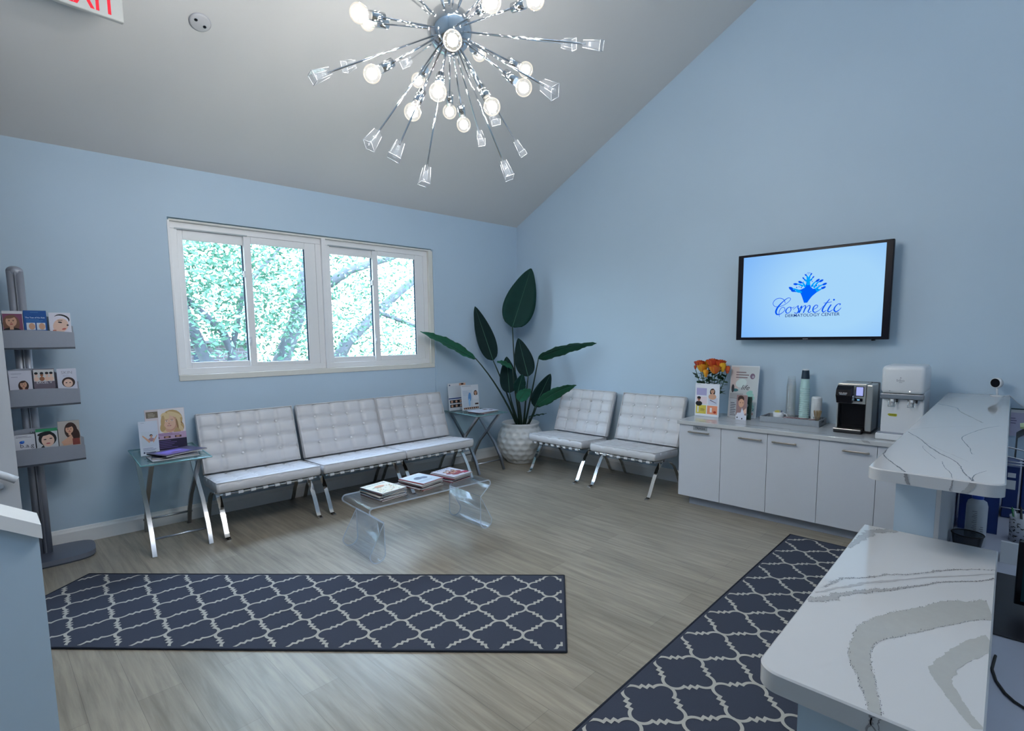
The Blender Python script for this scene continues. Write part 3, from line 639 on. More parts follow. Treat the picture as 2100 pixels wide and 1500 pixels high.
for (z0, z1, z2) in SH:
    b = B(); L = [(x, -.125+.03*(x/.31)**2) for x in [(-.31+.62*i/12) for i in range(13)]]
    # front lip: curved in plan, its top edge crowned
    n, v = b.st(); fr_, bk_ = [], []
    for (x, y) in L:
        crown = .018*(1-(x/.31)**2)
        fr_.append([b.bm.verts.new((x, y, z0)), b.bm.verts.new((x, y-.012, z1+crown))]); bk_.append([b.bm.verts.new((x, y+.008, z0)), b.bm.verts.new((x, y-.004, z1+crown))])
    for i in range(12):
        b.bm.faces.new((fr_[i][0], fr_[i+1][0], fr_[i+1][1], fr_[i][1])); b.bm.faces.new((bk_[i+1][0], bk_[i][0], bk_[i][1], bk_[i+1][1])); b.bm.faces.new((fr_[i][1], fr_[i+1][1], bk_[i+1][1], bk_[i][1]))
    for i in (0, 12): b.bm.faces.new((fr_[i][0], bk_[i][0], bk_[i][1], fr_[i][1]))
    b._fin(n, rack_m, None, v, False)
    sh = b.build('shelf', rk)
    B().prism(rack_d, [(x, y-.004) for x, y in L]+[(.31, 0), (-.31, 0)], z0-.014, z0, 'z').build('shelf_bottom', sh)
    bkp = [(-.31, z0)]+[(-.31+.62*i/14, z1+.05+(z2-z1-.05)*(1-(abs(-.31+.62*i/14)/.31)**2)) for i in range(15)]+[(.31, z0)]
    B().prism(rack_m, bkp, -.012, -.004, 'y').build('back_plate', sh)
    for dz in (.03, .075): B().sph(chrome, (0, -.014, z2-dz), .009, 10, 6).build('screw', sh)
def rc(label, s0, s1, z0, ztop, art, body=None, th=.012):
    z1 = z0-.015+.115; ztop += .03 if z0 > 1.5 else .046
    sign('brochure', label, 'brochure', WF((s0+s1)/2, .378, z0), WR, s1-s0, ztop-z0, th, art, .03, body, 'brochures in the silver rack', v0=(z1-z0-.012)/(ztop-z0))
def a1(c): c.rect(ink(214, 214, 220), 0, .9, 1, 1); c.rect(ink(128, 70, 100), .02, .02, .98, .88); c.person(.42, .55, .27, SK, ink(120, 84, 66), HK, True)
def a2(c):
    c.rect(ink(20, 80, 150), 0, 0, 1, 1); c.text(ink(220, 232, 245), 'The Test of No Risk', .5, .70, w=.86, bold=True); c.lines(ink(90, 150, 205), .1, .62, .9, 3, .045, .25); c.lines(ink(90, 150, 205), .3, .93, .8, 1, .03)
    for u in (.1, .54): c.rect(ink(214, 220, 230), u, .18, u+.38, .48); c.ell(SK, u+.23, .33, .14, .14)
def a3(c):
    c.rect(ink(222, 218, 230), .02, .02, .98, .98); c.ell(HK, .60, .72, .36, .20, -.3); c.ell(ink(226, 220, 232), .55, .66, .36, .20, -.3); c.ell(SK2, .52, .40, .34, .34, -.4); c.ell(HK, .50, .55, .10, .035, -.2); c.ell(HK, .84, .42, .05, .04, -.5); c.rect(HK, .40, .63, .62, .655)
    c.ell(ink(190, 90, 80), .66, .24, .10, .04, .3); c.rect(ink(190, 120, 100), .14, .02, .3, .2)
def a4(c): c.rect(ink(206, 206, 220), .0, .0, 1, 1); c.lines(ink(110, 110, 140), .1, .87, .75, 1, .04); c.lines(ink(110, 110, 140), .1, .72, .5, 1, .04); c.person(.6, .36, .15, SK, HB, ink(110, 50, 50), True)
def a5(c):
    c.rect(ink(110, 100, 112), 0, 0, 1, 1); c.rect(ink(208, 206, 206), .02, .45, .98, .97)
    for u, k in ((.14, SK2), (.40, ink(150, 96, 66)), (.64, SK2), (.84, SK2)): c.ell(k, u, .56, .12, .10); c.ell(k, u, .74, .075, .08); c.ell(HK, u, .81, .085, .055)
    c.text(ink(225, 222, 228), 'EXCEL V', .5, .40, w=.72)
def a6(c): c.rect(ink(206, 208, 222), 0, 0, 1, 1); c.text(ink(150, 150, 165), 'SKIN', .5, .82, w=.56); c.lines(ink(150, 150, 170), .3, .70, .7, 2, .05, .25); c.ell(HB, .56, .36, .34, .24); c.ell(SK2, .54, .32, .24, .19); c.ell(HK, .45, .34, .05, .02); c.ell(HK, .64, .34, .05, .02)
def a7(c): c.rect(ink(212, 214, 224), 0, 0, 1, 1); c.lines(ink(80, 84, 110), .1, .92, .9, 2, .07, .3); c.ell(ink(40, 90, 190), .36, .55, .12, .09); c.ell(ink(70, 140, 220), .42, .60, .07, .05); c.text(ink(60, 60, 80), 'b.a.g', .6, .30, w=.66)
def a8(c): c.rect(ink(196, 200, 206), 0, 0, 1, 1); c.rect(ink(50, 140, 96), 0, .86, 1, 1); c.ell(HK, .52, .50, .42, .36); c.ell(SK2, .53, .42, .30, .31); c.ell(HK, .40, .47, .07, .025); c.ell(HK, .67, .50, .07, .025); c.ell(ink(180, 80, 90), .53, .27, .1, .03); c.poly(HK, [(.1, .02), (.4, .02), (.3, .2)]); c.ell(HK, .40, .76, .34, .10, .2)
def a9(c): c.rect(ink(180, 172, 166), 0, 0, 1, 1); c.ell(HB, .58, .62, .30, .32); c.ell(HB, .78, .40, .2, .3); c.person(.52, .66, .18, SK, HB, None, False); c.poly(SK, [(.1, .2), (.6, .45), (.75, .1), (.2, .05)]); c.rect(ink(130, 60, 50), .62, .05, .96, .3)
rc('brochure with a woman on purple, upper shelf of the silver rack', -5.560, -5.447, 1.73, 1.962, a1)
rc('blue brochure with white heading on the upper shelf of the silver rack', -5.443, -5.312, 1.73, 1.968, a2, ink(16, 66, 128), .03)
rc('white brochure with a tilted face on the upper shelf of the silver rack', -5.300, -5.170, 1.73, 1.955, a3, None, .03)
rc('pale brochure with long haired woman, middle shelf of the silver rack', -5.560, -5.432, 1.285, 1.494, a4)
rc('grey brochure with a row of people on the middle shelf of the rack', -5.424, -5.300, 1.285, 1.502, a5, ink(80, 60, 70), .025)
rc('white brochure headed SKIN on the middle shelf of the silver rack', -5.286, -5.168, 1.285, 1.498, a6, ink(150, 50, 70), .025)
rc('white card with a blue swirl on the lowest shelf of the rack', -5.570, -5.452, .83, 1.000, a7)
rc('green topped brochure with a dark haired face, lowest shelf of the rack', -5.445, -5.318, .83, 1.032, a8, ink(60, 130, 100), .03)
rc('brochure with a smiling long haired woman on the lowest shelf of the rack', -5.313, -5.180, .83, 1.078, a9, ink(90, 80, 76), .025)

# ------------------------------------------------------------------ potted plant
pp = thing('potted_plant', 'tall broad leaved plant in a dimpled white pot in the room corner', 'plant', (-.46, -.475, 0))
def dim(r, z, k):
    row = z/.078; fy = row-math.floor(row); off = .5 if math.floor(row) % 2 else 0; fx = (k/120*17+off) % 1
    dd = hypot((fx-.5)*1.0, (fy-.5)*.9); return r-(.022*max(0, 1-dd/.5)**1 if .04 < z < .50 else 0)
pr_ = [(.0, 0), (.185, 0), (.20, .01)]+[(.335*(max(.0, 1-((z-.29)/.335)**2))**.5+.0, z) for z in [.02+.014*i for i in range(36)]]+[(.262, .535), (.268, .556), (.256, .566), (.246, .556), (.238, .50), (.225, .47)]
pr_ = [(max(r, .2) if 0 < z < .3 else r, z) for r, z in pr_]
B().lathe(P('white_pot', (.66, .68, .70), .28, noise=.02), pr_, seg=120, fn=dim).build('pot', pp)
B().lathe(P('dark_soil', (.015, .015, .015), .95, bump=.8, nscale=90), [(.0, .505), (.12, .51), (.236, .50)], seg=32).build('soil', pp)
lg = [P('leaf_dark', (.008, .040, .034), .6, spec=.12, noise=.25, nscale=9), P('leaf_green', (.018, .10, .055), .6, spec=.15, noise=.25, nscale=9), P('leaf_black', (.005, .020, .020), .6, spec=.10, noise=.2, nscale=9), P('leaf_light', (.028, .17, .10), .55, spec=.2, noise=.2, nscale=9)]
vein = P('leaf_rib', (.03, .12, .08), .5); stem_m = P('plant_stem', (.008, .028, .018), .5, noise=.2, nscale=20)
O = Vector((-.46, -.475, 0)); CAMP = Vector((-5.7336, -5.4105, 1.75))
def leaf(base, tip, w, mat_, yawd=0, droop=.04, shape=1, wav=.006, fold=.18, face=Vector((-.72, -.69, 0))):
    a = Vector(base)-O; c = Vector(tip)-O; ax = c-a; L = ax.length; t = ax.normalized(); sd = t.cross(face).normalized(); nm = sd.cross(t).normalized()
    if nm.dot(face) < 0: nm = -nm
    R = Matrix.Rotation(radians(yawd), 3, t); sd = R @ sd; nm = R @ nm
    b = B(); n, v = b.st(); rows = []; N = 22; J = 4; seed = random.random()*9
    for i in range(N+1):
        u = i/N; hwid = w/2*((sin(pi*min(1, u**.72*.985+.012)))**.66)*(1.06-.20*u); hwid = max(hwid, .0015)
        ce = a+ax*u-nm*0+Vector((0, 0, droop*sin(pi*u)))
        row = []
        for j in range(-J, J+1):
            q = j/J; k = abs(q); h_ = -fold*hwid*(1-k)+wav*sin(u*23+seed+q*1.5)*k*k+.0045*sin(u*85+k*5)*k
            row.append(b.bm.verts.new(ce+sd*hwid*q+nm*h_))
        rows.append(row)
    for i in range(N):
        for j in range(2*J): b.bm.faces.new((rows[i][j], rows[i][j+1], rows[i+1][j+1], rows[i+1][j]))
    b._fin(n, mat_, None, v, True)
    o = b.build('leaf', pp, auto=False); md = o.modifiers.new('thick', 'SOLIDIFY'); md.thickness = .0015
    B().tube(vein, [a+ax*(i/8)+Vector((0, 0, droop*sin(pi*i/8)))-nm*fold*w*.42*((sin(pi*min(1, (i/8)**.8*.985+.012)))**.62)+nm*.001 for i in range(9)], [.005*(1-i/8*.8) for i in range(9)], 6).build('rib', o)
    return o
LV = [((-.505, -.381, 1.896), (-.259, -.515, 2.705), .45, 0, 0, .0), ((-.801, -.288, 1.444), (-.913, -.062, 2.18), .255, 2, 0, .0), ((-.596, -.75, 1.23), (-.608, -.588, 1.74), .26, 2, 0, .0),
      ((-.752, -.55, 1.006), (-.739, -.49, 1.493), .24, 2, 0, .0), ((-.71, -.665, 1.01), (-.644, -.696, 1.257), .18, 0, 20, .0), ((-.768, -.626, 1.353), (-.976, -.542, 1.437), .13, 1, 62, .015),
      ((-.782, -.749, .911), (-.735, -.917, 1.08), .18, 3, 25, .02), ((-.603, -.875, .825), (-.461, -1.029, 1.266), .22, 2, 0, .0),
      ((-1.101, -.261, 1.481), (-1.787, .01, 1.841), .26, 1, 68, .03), ((-.481, -.834, 1.457), (-.14, -1.535, 1.666), .30, 1, 62, .03), ((-.621, -.925, .851), (-.32, -1.349, 1.123), .21, 1, 35, .03), ((-.67, -.83, .70), (-.60, -1.076, .755), .05, 0, 60, .0)]
for a, c, w, k, yd, dr in LV: leaf(a, c, w, lg[k], yd, dr)
ST = [((-.50, -.50), (-.56, -.47, 1.15), 0), ((-.53, -.50), (-.66, -.42, 1.0), 1), ((-.48, -.55), (-.55, -.66, .9), 2), ((-.52, -.52), (-.68, -.53, .8), 3), ((-.50, -.54), (-.62, -.62, .8), 4), ((-.49, -.53), (-.68, -.58, .95), 5), ((-.52, -.56), (-.66, -.65, .75), 6), ((-.46, -.58), (-.52, -.75, .66), 7), ((-.54, -.50), (-.80, -.42, 1.1), 8), ((-.46, -.55), (-.48, -.70, .95), 9), ((-.45, -.58), (-.55, -.80, .68), 10), ((-.44, -.58), (-.58, -.75, .6), 11)]
for (bx, by), mid, k in ST:
    p0 = Vector((bx, by, .50))-O; p1 = Vector(mid)-O; p2 = Vector(LV[k][0])-O; pts = []
    for i in range(9): t = i/8; pts.append(p0*(1-t)**2+(p1*2-(p0+p2)/2)*2*t*(1-t)*.5+((p0+p2)/2)*t*(1-t)+p2*t*t)
    B().tube(stem_m, pts, [.016-.009*i/8 for i in range(9)] if k < 11 else [.006]*9, 8).build('stem', pp)

# ------------------------------------------------------------------ television
TVX = -.155
tv = thing('television', 'flat black television showing a blue fountain logo on the right wall', 'television', (0, -3.968, 2.13))
B().box(P('tv_shell', (.006, .006, .012), .3, spec=.15), (TVX+.02, 0, 0), (.045, 1.315, .866), .006).build('casing', tv)
B().box(black, (TVX+.075, 0, 0), (.07, .7, .5), .01).box(black, (-.025, 0, 0), (.05, .35, .3), .004).build('wall_mount', tv)
sc = B(); scm = bpy.data.materials.new('tv_picture'); scm.use_nodes = True; q = scm.node_tree; q.nodes.clear(); qo = q.nodes.new('ShaderNodeOutputMaterial'); qe = q.nodes.new('ShaderNodeEmission'); qt = q.nodes.new('ShaderNodeTexCoord'); qs = q.nodes.new('ShaderNodeMapping'); qg = q.nodes.new('ShaderNodeTexGradient'); qg.gradient_type = 'SPHERICAL'; qc = q.nodes.new('ShaderNodeValToRGB')
qs.inputs['Scale'].default_value = (0, .9, 1.1); qs.inputs['Location'].default_value = (0, .18, 0); q.links.new(qt.outputs['Object'], qs.inputs[0]); q.links.new(qs.outputs[0], qg.inputs[0]); q.links.new(qg.outputs[0], qc.inputs[0]); q.links.new(qc.outputs[0], qe.inputs[0]); q.links.new(qe.outputs[0], qo.inputs[0])
qc.color_ramp.elements[0].color = (.22, .50, 1, 1); qc.color_ramp.elements[0].position = .15; qc.color_ramp.elements[1].color = (.40, .70, 1, 1); qc.color_ramp.elements[1].position = .65; qe.inputs[1].default_value = .95
X0 = TVX-.0045
SW, SHh = 1.205, .815; sc.face(scm, [(X0, SW/2, -SHh/2+.002), (X0, -SW/2, -SHh/2+.002), (X0, -SW/2, SHh/2), (X0, SW/2, SHh/2)]); scr = sc.build('screen', tv, auto=False)
def tvp(u, v): return Vector((X0-.0012, -u, v))      # u to the right as seen, v up, metres from the screen centre
LG = LOGO = None
blue = emis('logo_blue', (.0, .09, .85), 1.0); cyan = emis('logo_cyan', (.0, .36, .98), 1.0); navy = emis('logo_navy', (.004, .03, .20), 1.0); deep = emis('logo_deep', (.0, .12, .95), 1.0)
def zx(x, y):                                         # logo drawing units onto the screen
    return ((x-945)*.000742*1.0-.010, (760-y)*.000767-.0047)
def zpoly(b, m, pts, k=0):
    b.face(m, [tvp(*zx(x, y))+Vector((-.0002*k, 0, 0)) for x, y in pts])
def zstroke(b, m, pts, w, k=0):
    # smooth pen stroke; w list of widths
    P_ = []; W2 = []; n = len(pts)
    w = w if isinstance(w, list) else [w]*n
    for i in range(n-1):
        p0 = pts[max(i-1, 0)]; p1 = pts[i]; p2 = pts[i+1]; p3 = pts[min(i+2, n-1)]
        for j in range(5):
            t = j/5; P_.append(tuple(.5*((2*p1[c])+(-p0[c]+p2[c])*t+(2*p0[c]-5*p1[c]+4*p2[c]-p3[c])*t*t+(-p0[c]+3*p1[c]-3*p2[c]+p3[c])*t**3) for c in (0, 1))); W2.append(w[i]*(1-t)+w[i+1]*t)
    P_.append(pts[-1]); W2.append(w[-1]); Lf = []; Rt = []
    for i, p in enumerate(P_):
        a = P_[max(i-1, 0)]; c = P_[min(i+1, len(P_)-1)]; dx, dy = c[0]-a[0], c[1]-a[1]; l = hypot(dx, dy) or 1; h_ = W2[i]/2
        Lf.append((p[0]-dy/l*h_, p[1]+dx/l*h_)); Rt.append((p[0]+dy/l*h_, p[1]-dx/l*h_))
    for i in range(len(P_)-1): zpoly(b, m, [Lf[i], Lf[i+1], Rt[i+1], Rt[i]], k)
b = B()
# fountain
zpoly(b, deep, [(925, 857), (962, 857), (985, 820), (1015, 780), (1060, 740), (1110, 710), (1075, 690), (1020, 690), (990, 660), (985, 620), (978, 545), (945, 545), (940, 620), (925, 670), (880, 690), (845, 690), (870, 720), (890, 760), (905, 800)])
zpoly(b, cyan, [(946, 640), (984, 640), (978, 545), (946, 545)], 1)
for pts in ([(845, 700), (810, 680), (760, 662)], [(890, 730), (840, 690), (790, 690), (765, 675)], [(930, 660), (905, 615), (870, 598)], [(905, 650), (860, 625), (815, 618)], [(1000, 665), (1030, 620), (1070, 592)], [(1030, 680), (1070, 620), (1110, 600)], [(1050, 700), (1100, 660), (1150, 642)], [(1060, 720), (1100, 705), (1140, 685)], [(955, 560), (945, 530), (930, 515)], [(970, 560), (980, 530), (993, 510)], [(945, 590), (920, 570), (905, 552)], [(980, 590), (1000, 570), (1018, 548)], [(870, 720), (830, 710), (790, 700)]):
    n_ = len(pts); zstroke(b, cyan, pts, [26]+[16]*(n_-2)+[9], 1); e = pts[-1]; d_ = (e[0]-pts[-2][0], e[1]-pts[-2][1]); l = hypot(*d_); R_ = 18 if e[1] > 560 else 11
    an = math.atan2(d_[1], d_[0]); zpoly(b, blue, [(e[0]+R_*1.5*cos(t)*cos(an)-R_*.75*sin(t)*sin(an), e[1]+R_*1.5*cos(t)*sin(an)+R_*.75*sin(t)*cos(an)) for t in [2*pi*i/12 for i in range(12)]], 2)
rr_ = random.Random(2)
for (x, y, r) in ((955, 490, 5), (972, 492, 5), (962, 505, 4), (920, 575, 7), (1000, 580, 7), (830, 660, 8), (860, 655, 6), (885, 665, 8), (1020, 655, 7), (1060, 655, 8), (1085, 650, 6), (1120, 680, 6), (790, 705, 7), (815, 712, 6), (905, 600, 6), (1010, 600, 6), (940, 505, 4), (985, 495, 4)):
    zpoly(b, blue, [(x+r*cos(2*pi*i/9), y+r*sin(2*pi*i/9)) for i in range(9)], 2)
# script word
ST_ = [([(700, 850), (690, 815), (655, 788), (605, 785), (565, 810), (550, 850), (575, 885), (630, 890), (690, 870), (740, 835), (765, 800), (745, 785), (715, 795), (660, 840), (610, 900), (590, 950), (600, 985), (632, 990), (670, 970), (700, 935), (690, 905), (660, 905), (635, 940), (630, 985), (638, 1018)], [6, 7, 7, 7, 7, 6, 6, 6, 6, 6, 6, 6, 8, 12, 20, 22, 18, 10, 7, 7, 7, 7, 7, 6, 5]),
       ([(760, 900), (730, 915), (712, 950), (725, 978), (755, 970), (775, 935), (765, 903), (790, 915), (815, 900)], [8, 10, 14, 10, 7, 10, 9, 6, 5]), ([(800, 935), (832, 908), (860, 888), (856, 912), (868, 940), (866, 966), (842, 984), (814, 974)], [5, 6, 7, 13, 15, 13, 9, 8]),
       ([(850, 970), (875, 930), (900, 895), (890, 940), (872, 982)], [5, 6, 12, 14, 12]), ([(880, 955), (915, 905), (945, 893), (940, 930), (922, 982)], [6, 6, 10, 14, 12]), ([(930, 955), (965, 905), (995, 893), (995, 925), (978, 965), (990, 980), (1015, 965)], [6, 6, 10, 14, 12, 9, 5]),
       ([(1035, 945), (1075, 925), (1085, 900), (1060, 893), (1035, 925), (1035, 965), (1060, 980), (1105, 955), (1150, 905)], [6, 7, 8, 9, 14, 14, 9, 5, 4]), ([(1215, 825), (1170, 890), (1140, 950), (1150, 980), (1185, 960)], [8, 14, 16, 12, 5]), ([(1150, 872), (1195, 868), (1240, 862)], [5, 7, 5]),
       ([(1235, 893), (1210, 935), (1200, 970), (1220, 980), (1255, 955)], [12, 15, 14, 10, 5]), ([(1325, 905), (1335, 890), (1305, 893), (1275, 930), (1270, 965), (1295, 982), (1330, 955), (1345, 935)], [10, 8, 8, 14, 16, 12, 7, 4])]
for pts, w in ST_: zstroke(b, blue, pts, [q_*1.05 for q_ in w], 3)
zpoly(b, blue, [(1262+11*cos(2*pi*i/10), 838+11*sin(2*pi*i/10)) for i in range(10)], 3)
c0 = zx(1020, 1010); Mt = Matrix(((0, 0, -1, X0-.0016), (-1, 0, 0, -c0[0]), (0, 1, 0, c0[1]), (0, 0, 0, 1)))
add_text(b, navy, 'DERMATOLOGY CENTER', Mt, w=625*.000742, h=38*.000767, bold=.4)
b.build('screen_logo', scr, auto=False)
B().box(P('bezel_logo', (.3, .3, .34), .3), (TVX-.0035, 0, -.424), (.001, .045, .006)).build('maker_mark', tv); B().box(gloss_black, (TVX+.01, -.545, -.438), (.03, .03, .012), .003).build('sensor', tv)

# ------------------------------------------------------------------ cabinets along the right wall
CX = -.7277; YS = [-2.981, -3.4137, -3.8414, -4.2628, -4.6803, -5.10]; DZ0, DZ1 = .0958, .8444
def cabinet(label, doors, hs, extra=None):
    y0, y1 = YS[doors[0]], YS[doors[-1]+1]; t = thing('cabinet', label, 'cabinet', (0, 0, 0), 0, 'white cabinets along the right wall')
    B().bb(cab_m, CX+.022, -.003, y1, y0, DZ0, .846).build('body', t); B().bb(toe_m, CX+.075, -.003, y1, y0-(.09 if doors[0] == 0 else 0), 0, DZ0).build('toe_kick', t)
    for d, h_ in zip(doors, hs):
        dr = B().bb(cab_m, CX, CX+.02, YS[d+1]+.0018, YS[d]-.0018, DZ0, DZ1, .0012).build('door', t)
        if h_:
            a, c = h_; B().bb(nickel, CX-.034, CX-.022, c, a, .770, .782, .002).bb(nickel, CX-.03, CX, a-.022, a-.008, .771, .781).bb(nickel, CX-.03, CX, c+.008, c+.022, .771, .781).build('handle', dr)
        if d == 0:
            b = B().bb(P('label_grey', (.30, .33, .37), .5), CX-.002, CX, -3.275, -3.130, .796, .838, .0006)
            add_text(b, P('label_ink', (.015, .02, .03), .5), 'TRASH', Matrix(((0, 0, -1, CX-.0026), (-1, 0, 0, -3.2), (0, 1, 0, .817), (0, 0, 0, 1))), w=.098, h=.022, bold=True); lb = b.build('trash_label', dr); lb['label'] = 'grey label reading TRASH'
    return t
cabinet('white cabinet with one door labelled TRASH, at the chair end', [0], [(-3.086, -3.303)])
cabinet('white double cabinet below the grey tray, right of the TRASH cabinet', [1, 2], [(-3.587, -3.799), (-3.887, -4.090)])
cabinet('white double cabinet below the coffee machine, partly behind the desk', [3, 4], [(-4.440, -4.634), None])
ct = B().bb(quartz_m, -.752, -.002, -5.103, -2.965, .8465, .885, .004)
def inlay(b, pts, z, m=vein_m, jit=.15, seed=1, dark=None, sub=10, bd=None):
    # a mineral vein lying in the slab's face; dark is the density of specks along its borders
    rnd = random.Random(seed); P_ = []; sub = max(sub, 16)
    for i in range(len(pts)-1):
        p0 = pts[max(i-1, 0)]; p1 = pts[i]; p2 = pts[i+1]; p3 = pts[min(i+2, len(pts)-1)]
        for j in range(sub):
            t = j/sub; P_.append([.5*((2*p1[c])+(-p0[c]+p2[c])*t+(2*p0[c]-5*p1[c]+4*p2[c]-p3[c])*t*t+(-p0[c]+3*p1[c]-3*p2[c]+p3[c])*t**3) for c in (0, 1, 2)])
    P_.append(list(pts[-1])); Lf, Rt = [], []; walk = wa_ = wb_ = 0
    for i, p in enumerate(P_):
        a = P_[max(i-1, 0)]; c = P_[min(i+1, len(P_)-1)]; dx, dy = c[0]-a[0], c[1]-a[1]; l = hypot(dx, dy) or 1
        walk = walk*.80+rnd.uniform(-1, 1)*max(jit*p[2]*.5, .0008); wa_ = wa_*.6+rnd.uniform(-1, 1)*jit*p[2]*.7; wb_ = wb_*.6+rnd.uniform(-1, 1)*jit*p[2]*.7
        h1 = max(.0002, p[2]/2+wa_); h2 = max(.0002, p[2]/2+wb_)
        Lf.append((p[0]-dy/l*(h1+walk), p[1]+dx/l*(h1+walk))); Rt.append((p[0]+dy/l*(h2-walk), p[1]-dx/l*(h2-walk)))
    ins = lambda q: (not bd) or (bd[0] <= q[0] <= bd[1] and bd[2] <= q[1] <= bd[3])
    cl_ = (lambda q: (min(max(q[0], bd[0]), bd[1]), min(max(q[1], bd[2]), bd[3]))) if bd else (lambda q: q)
    for i in range(len(P_)-1):
        q4 = [Lf[i], Lf[i+1], Rt[i+1], Rt[i]]
        if not any(ins(q) for q in q4): continue
        b.face(m, [(*cl_(q), z) for q in q4])
        if dark:
            for E in (Lf, Rt):
                for k in range(2):
                    if rnd.random() < dark and ins(E[i]):
                        sz = rnd.uniform(.0005, .0016); x = E[i][0]+rnd.gauss(0, .0018); y = E[i][1]+rnd.gauss(0, .0018); el = rnd.uniform(1, 3.2)
                        if ins((x, y)): b.face(vein_d, [(x-sz*el, y-sz*.4, z+.0001), (x, y-sz*.5, z+.0001), (x+sz*el, y+sz*.3, z+.0001), (x, y+sz*.5, z+.0001)])
for k_, (x, y, ln, a, w) in enumerate(((-.55, -3.15, .3, .3, .01), (-.6, -3.5, .5, -.05, .022), (-.66, -4.0, .3, .1, .018), (-.35, -3.9, .4, .6, .008), (-.3, -4.4, .4, -.4, .01), (-.62, -4.55, .3, .5, .006))):
    inlay(ct, [(x+t*ln*sin(a)*.3, y-t*ln, w) for t in (0, .33, .66, 1)], .8856, vein_m, .3, k_)
for i in range(4): ct.face(vein_d, [(-.7525, -4.57-i*.012, .883), (-.7525, -4.574-i*.012, .883), (-.7525, -4.598-i*.012, .862), (-.7525, -4.594-i*.012, .862)])
tag(ct.build('countertop'), 'long white quartz worktop resting on the white cabinets', 'countertop')

# ------------------------------------------------------------------ things on the worktop
ZC = .8862; FX = -pi/2           # FX: turned to face the room (-x)
def art_grid(c):
    c.rect(ink(226, 228, 236), 0, 0, 1, 1); c.lines(ink(150, 150, 160), .06, .97, .3, 1, .02)
    c.rect(ink(172, 168, 210), .06, .64, .48, .86); c.rect(ink(232, 214, 220), .06, .38, .50, .60); c.rect(ink(206, 210, 226), .56, .36, .94, .58); c.rect(ink(214, 196, 84), .05, .08, .48, .34); c.rect(ink(232, 150, 116), .52, .08, .94, .34)
    c.person(.72, .78, .07, SK, HB, SK, True); c.person(.17, .53, .06, ink(170, 110, 80), HK, HK, False); c.ell(HK, .17, .565, .08, .04); c.rect(ink(222, 226, 230), .11, .12, .17, .30); c.lines(ink(120, 100, 40), .24, .24, .44, 3, .03, .4); c.rect(ink(240, 230, 228), .64, .14, .72, .28); c.ell(ink(180, 60, 40), .84, .15, .06, .035); c.poly(ink(110, 100, 130), [(.62, .5), (.88, .42), (.9, .43), (.64, .52)])
sign('sign_holder', 'white sign with pastel picture squares in front of the roses', 'sign', (-.36, -3.103, ZC), FX, .262, .352, .008, art_grid, .03, foot=.07)
def art_tall(c):
    c.rect(ink(200, 204, 206), .02, .02, .98, .98); c.rect(ink(212, 196, 192), .03, .55, .3, .97); c.lines(ink(130, 110, 115), .2, .88, .7, 3, .05, .4); c.ell(ink(120, 96, 120), .78, .80, .085, .055); c.ell(ink(170, 160, 176), .80, .79, .04, .026)
    c.ell(ink(214, 228, 226), .4, .66, .2, .08, .4); c.text(ink(40, 44, 56), 'life', .56, .58, w=.3, shear=.4); c.ell(ink(60, 120, 126), .2, .52, .12, .03); c.ell(ink(50, 50, 60), .12, .55, .05, .08)
    for i in range(7): c.ell(ink(150, 200, 190), .72+.04*(i % 3), .48-.055*i, .12, .04, .5)
    c.text(ink(40, 130, 130), 'Dazz', .76, .17, w=.34, h=.07, bold=True); c.rect(ink(190, 150, 140), .68, .06, .9, .10); c.rect(ink(170, 172, 176), .03, .36, .5, .46); c.rect(ink(90, 80, 86), .03, .30, .4, .36)
sign('sign_holder', 'tall acrylic sign with shimmering print leaning near the television wall', 'sign', (-.175, -3.398, ZC), FX, .29, .545, .010, art_tall, .14, foot=.10)
sign('brochure', 'narrow grey card of small print at the left front of the tall acrylic sign', 'brochure', (-.27, -3.345, ZC), FX, .085, .205, .006, lambda c: (c.rect(ink(176, 180, 188), 0, 0, 1, 1), c.lines(ink(70, 74, 90), .15, .8, .85, 8, .09, .35)), .08, None, 'small brochures before the tall sign')
sign('brochure', 'dark green brochure with a white ring before the tall acrylic sign', 'brochure', (-.30, -3.488, ZC), FX, .095, .235, .022, lambda c: (c.rect(ink(36, 60, 54), 0, 0, 1, 1), c.ell(ink(190, 200, 200), .5, .62, .2, .08), c.ell(ink(36, 60, 54), .5, .62, .12, .05), c.lines(ink(150, 170, 160), .2, .92, .8, 1, .04), c.lines(ink(150, 170, 160), .2, .3, .8, 3, .06, .3)), .08, ink(60, 70, 72), 'small brochures before the tall sign')
sign('brochure', 'brochure with a woman drinking, front of the tall acrylic sign', 'brochure', (-.37, -3.465, ZC), FX, .105, .255, .008, lambda c: (c.rect(ink(150, 120, 120), 0, .2, 1, 1), c.ell(HB, .4, .85, .3, .13), c.ell(SK, .45, .68, .27, .17), c.ell(HK, .36, .70, .06, .012), c.ell(HK, .6, .70, .06, .012), c.poly(SK2, [(.5, .3), (.95, .5), (.98, .3), (.6, .2)]), c.poly(ink(214, 216, 230), [(0, 0), (1, 0), (.75, .3), (.55, .5), (.45, .3), (.1, .28)]), c.ell(HK, .15, .1, .06, .03), c.ell(HK, .6, .06, .06, .03)), .10, None, 'small brochures before the tall sign')
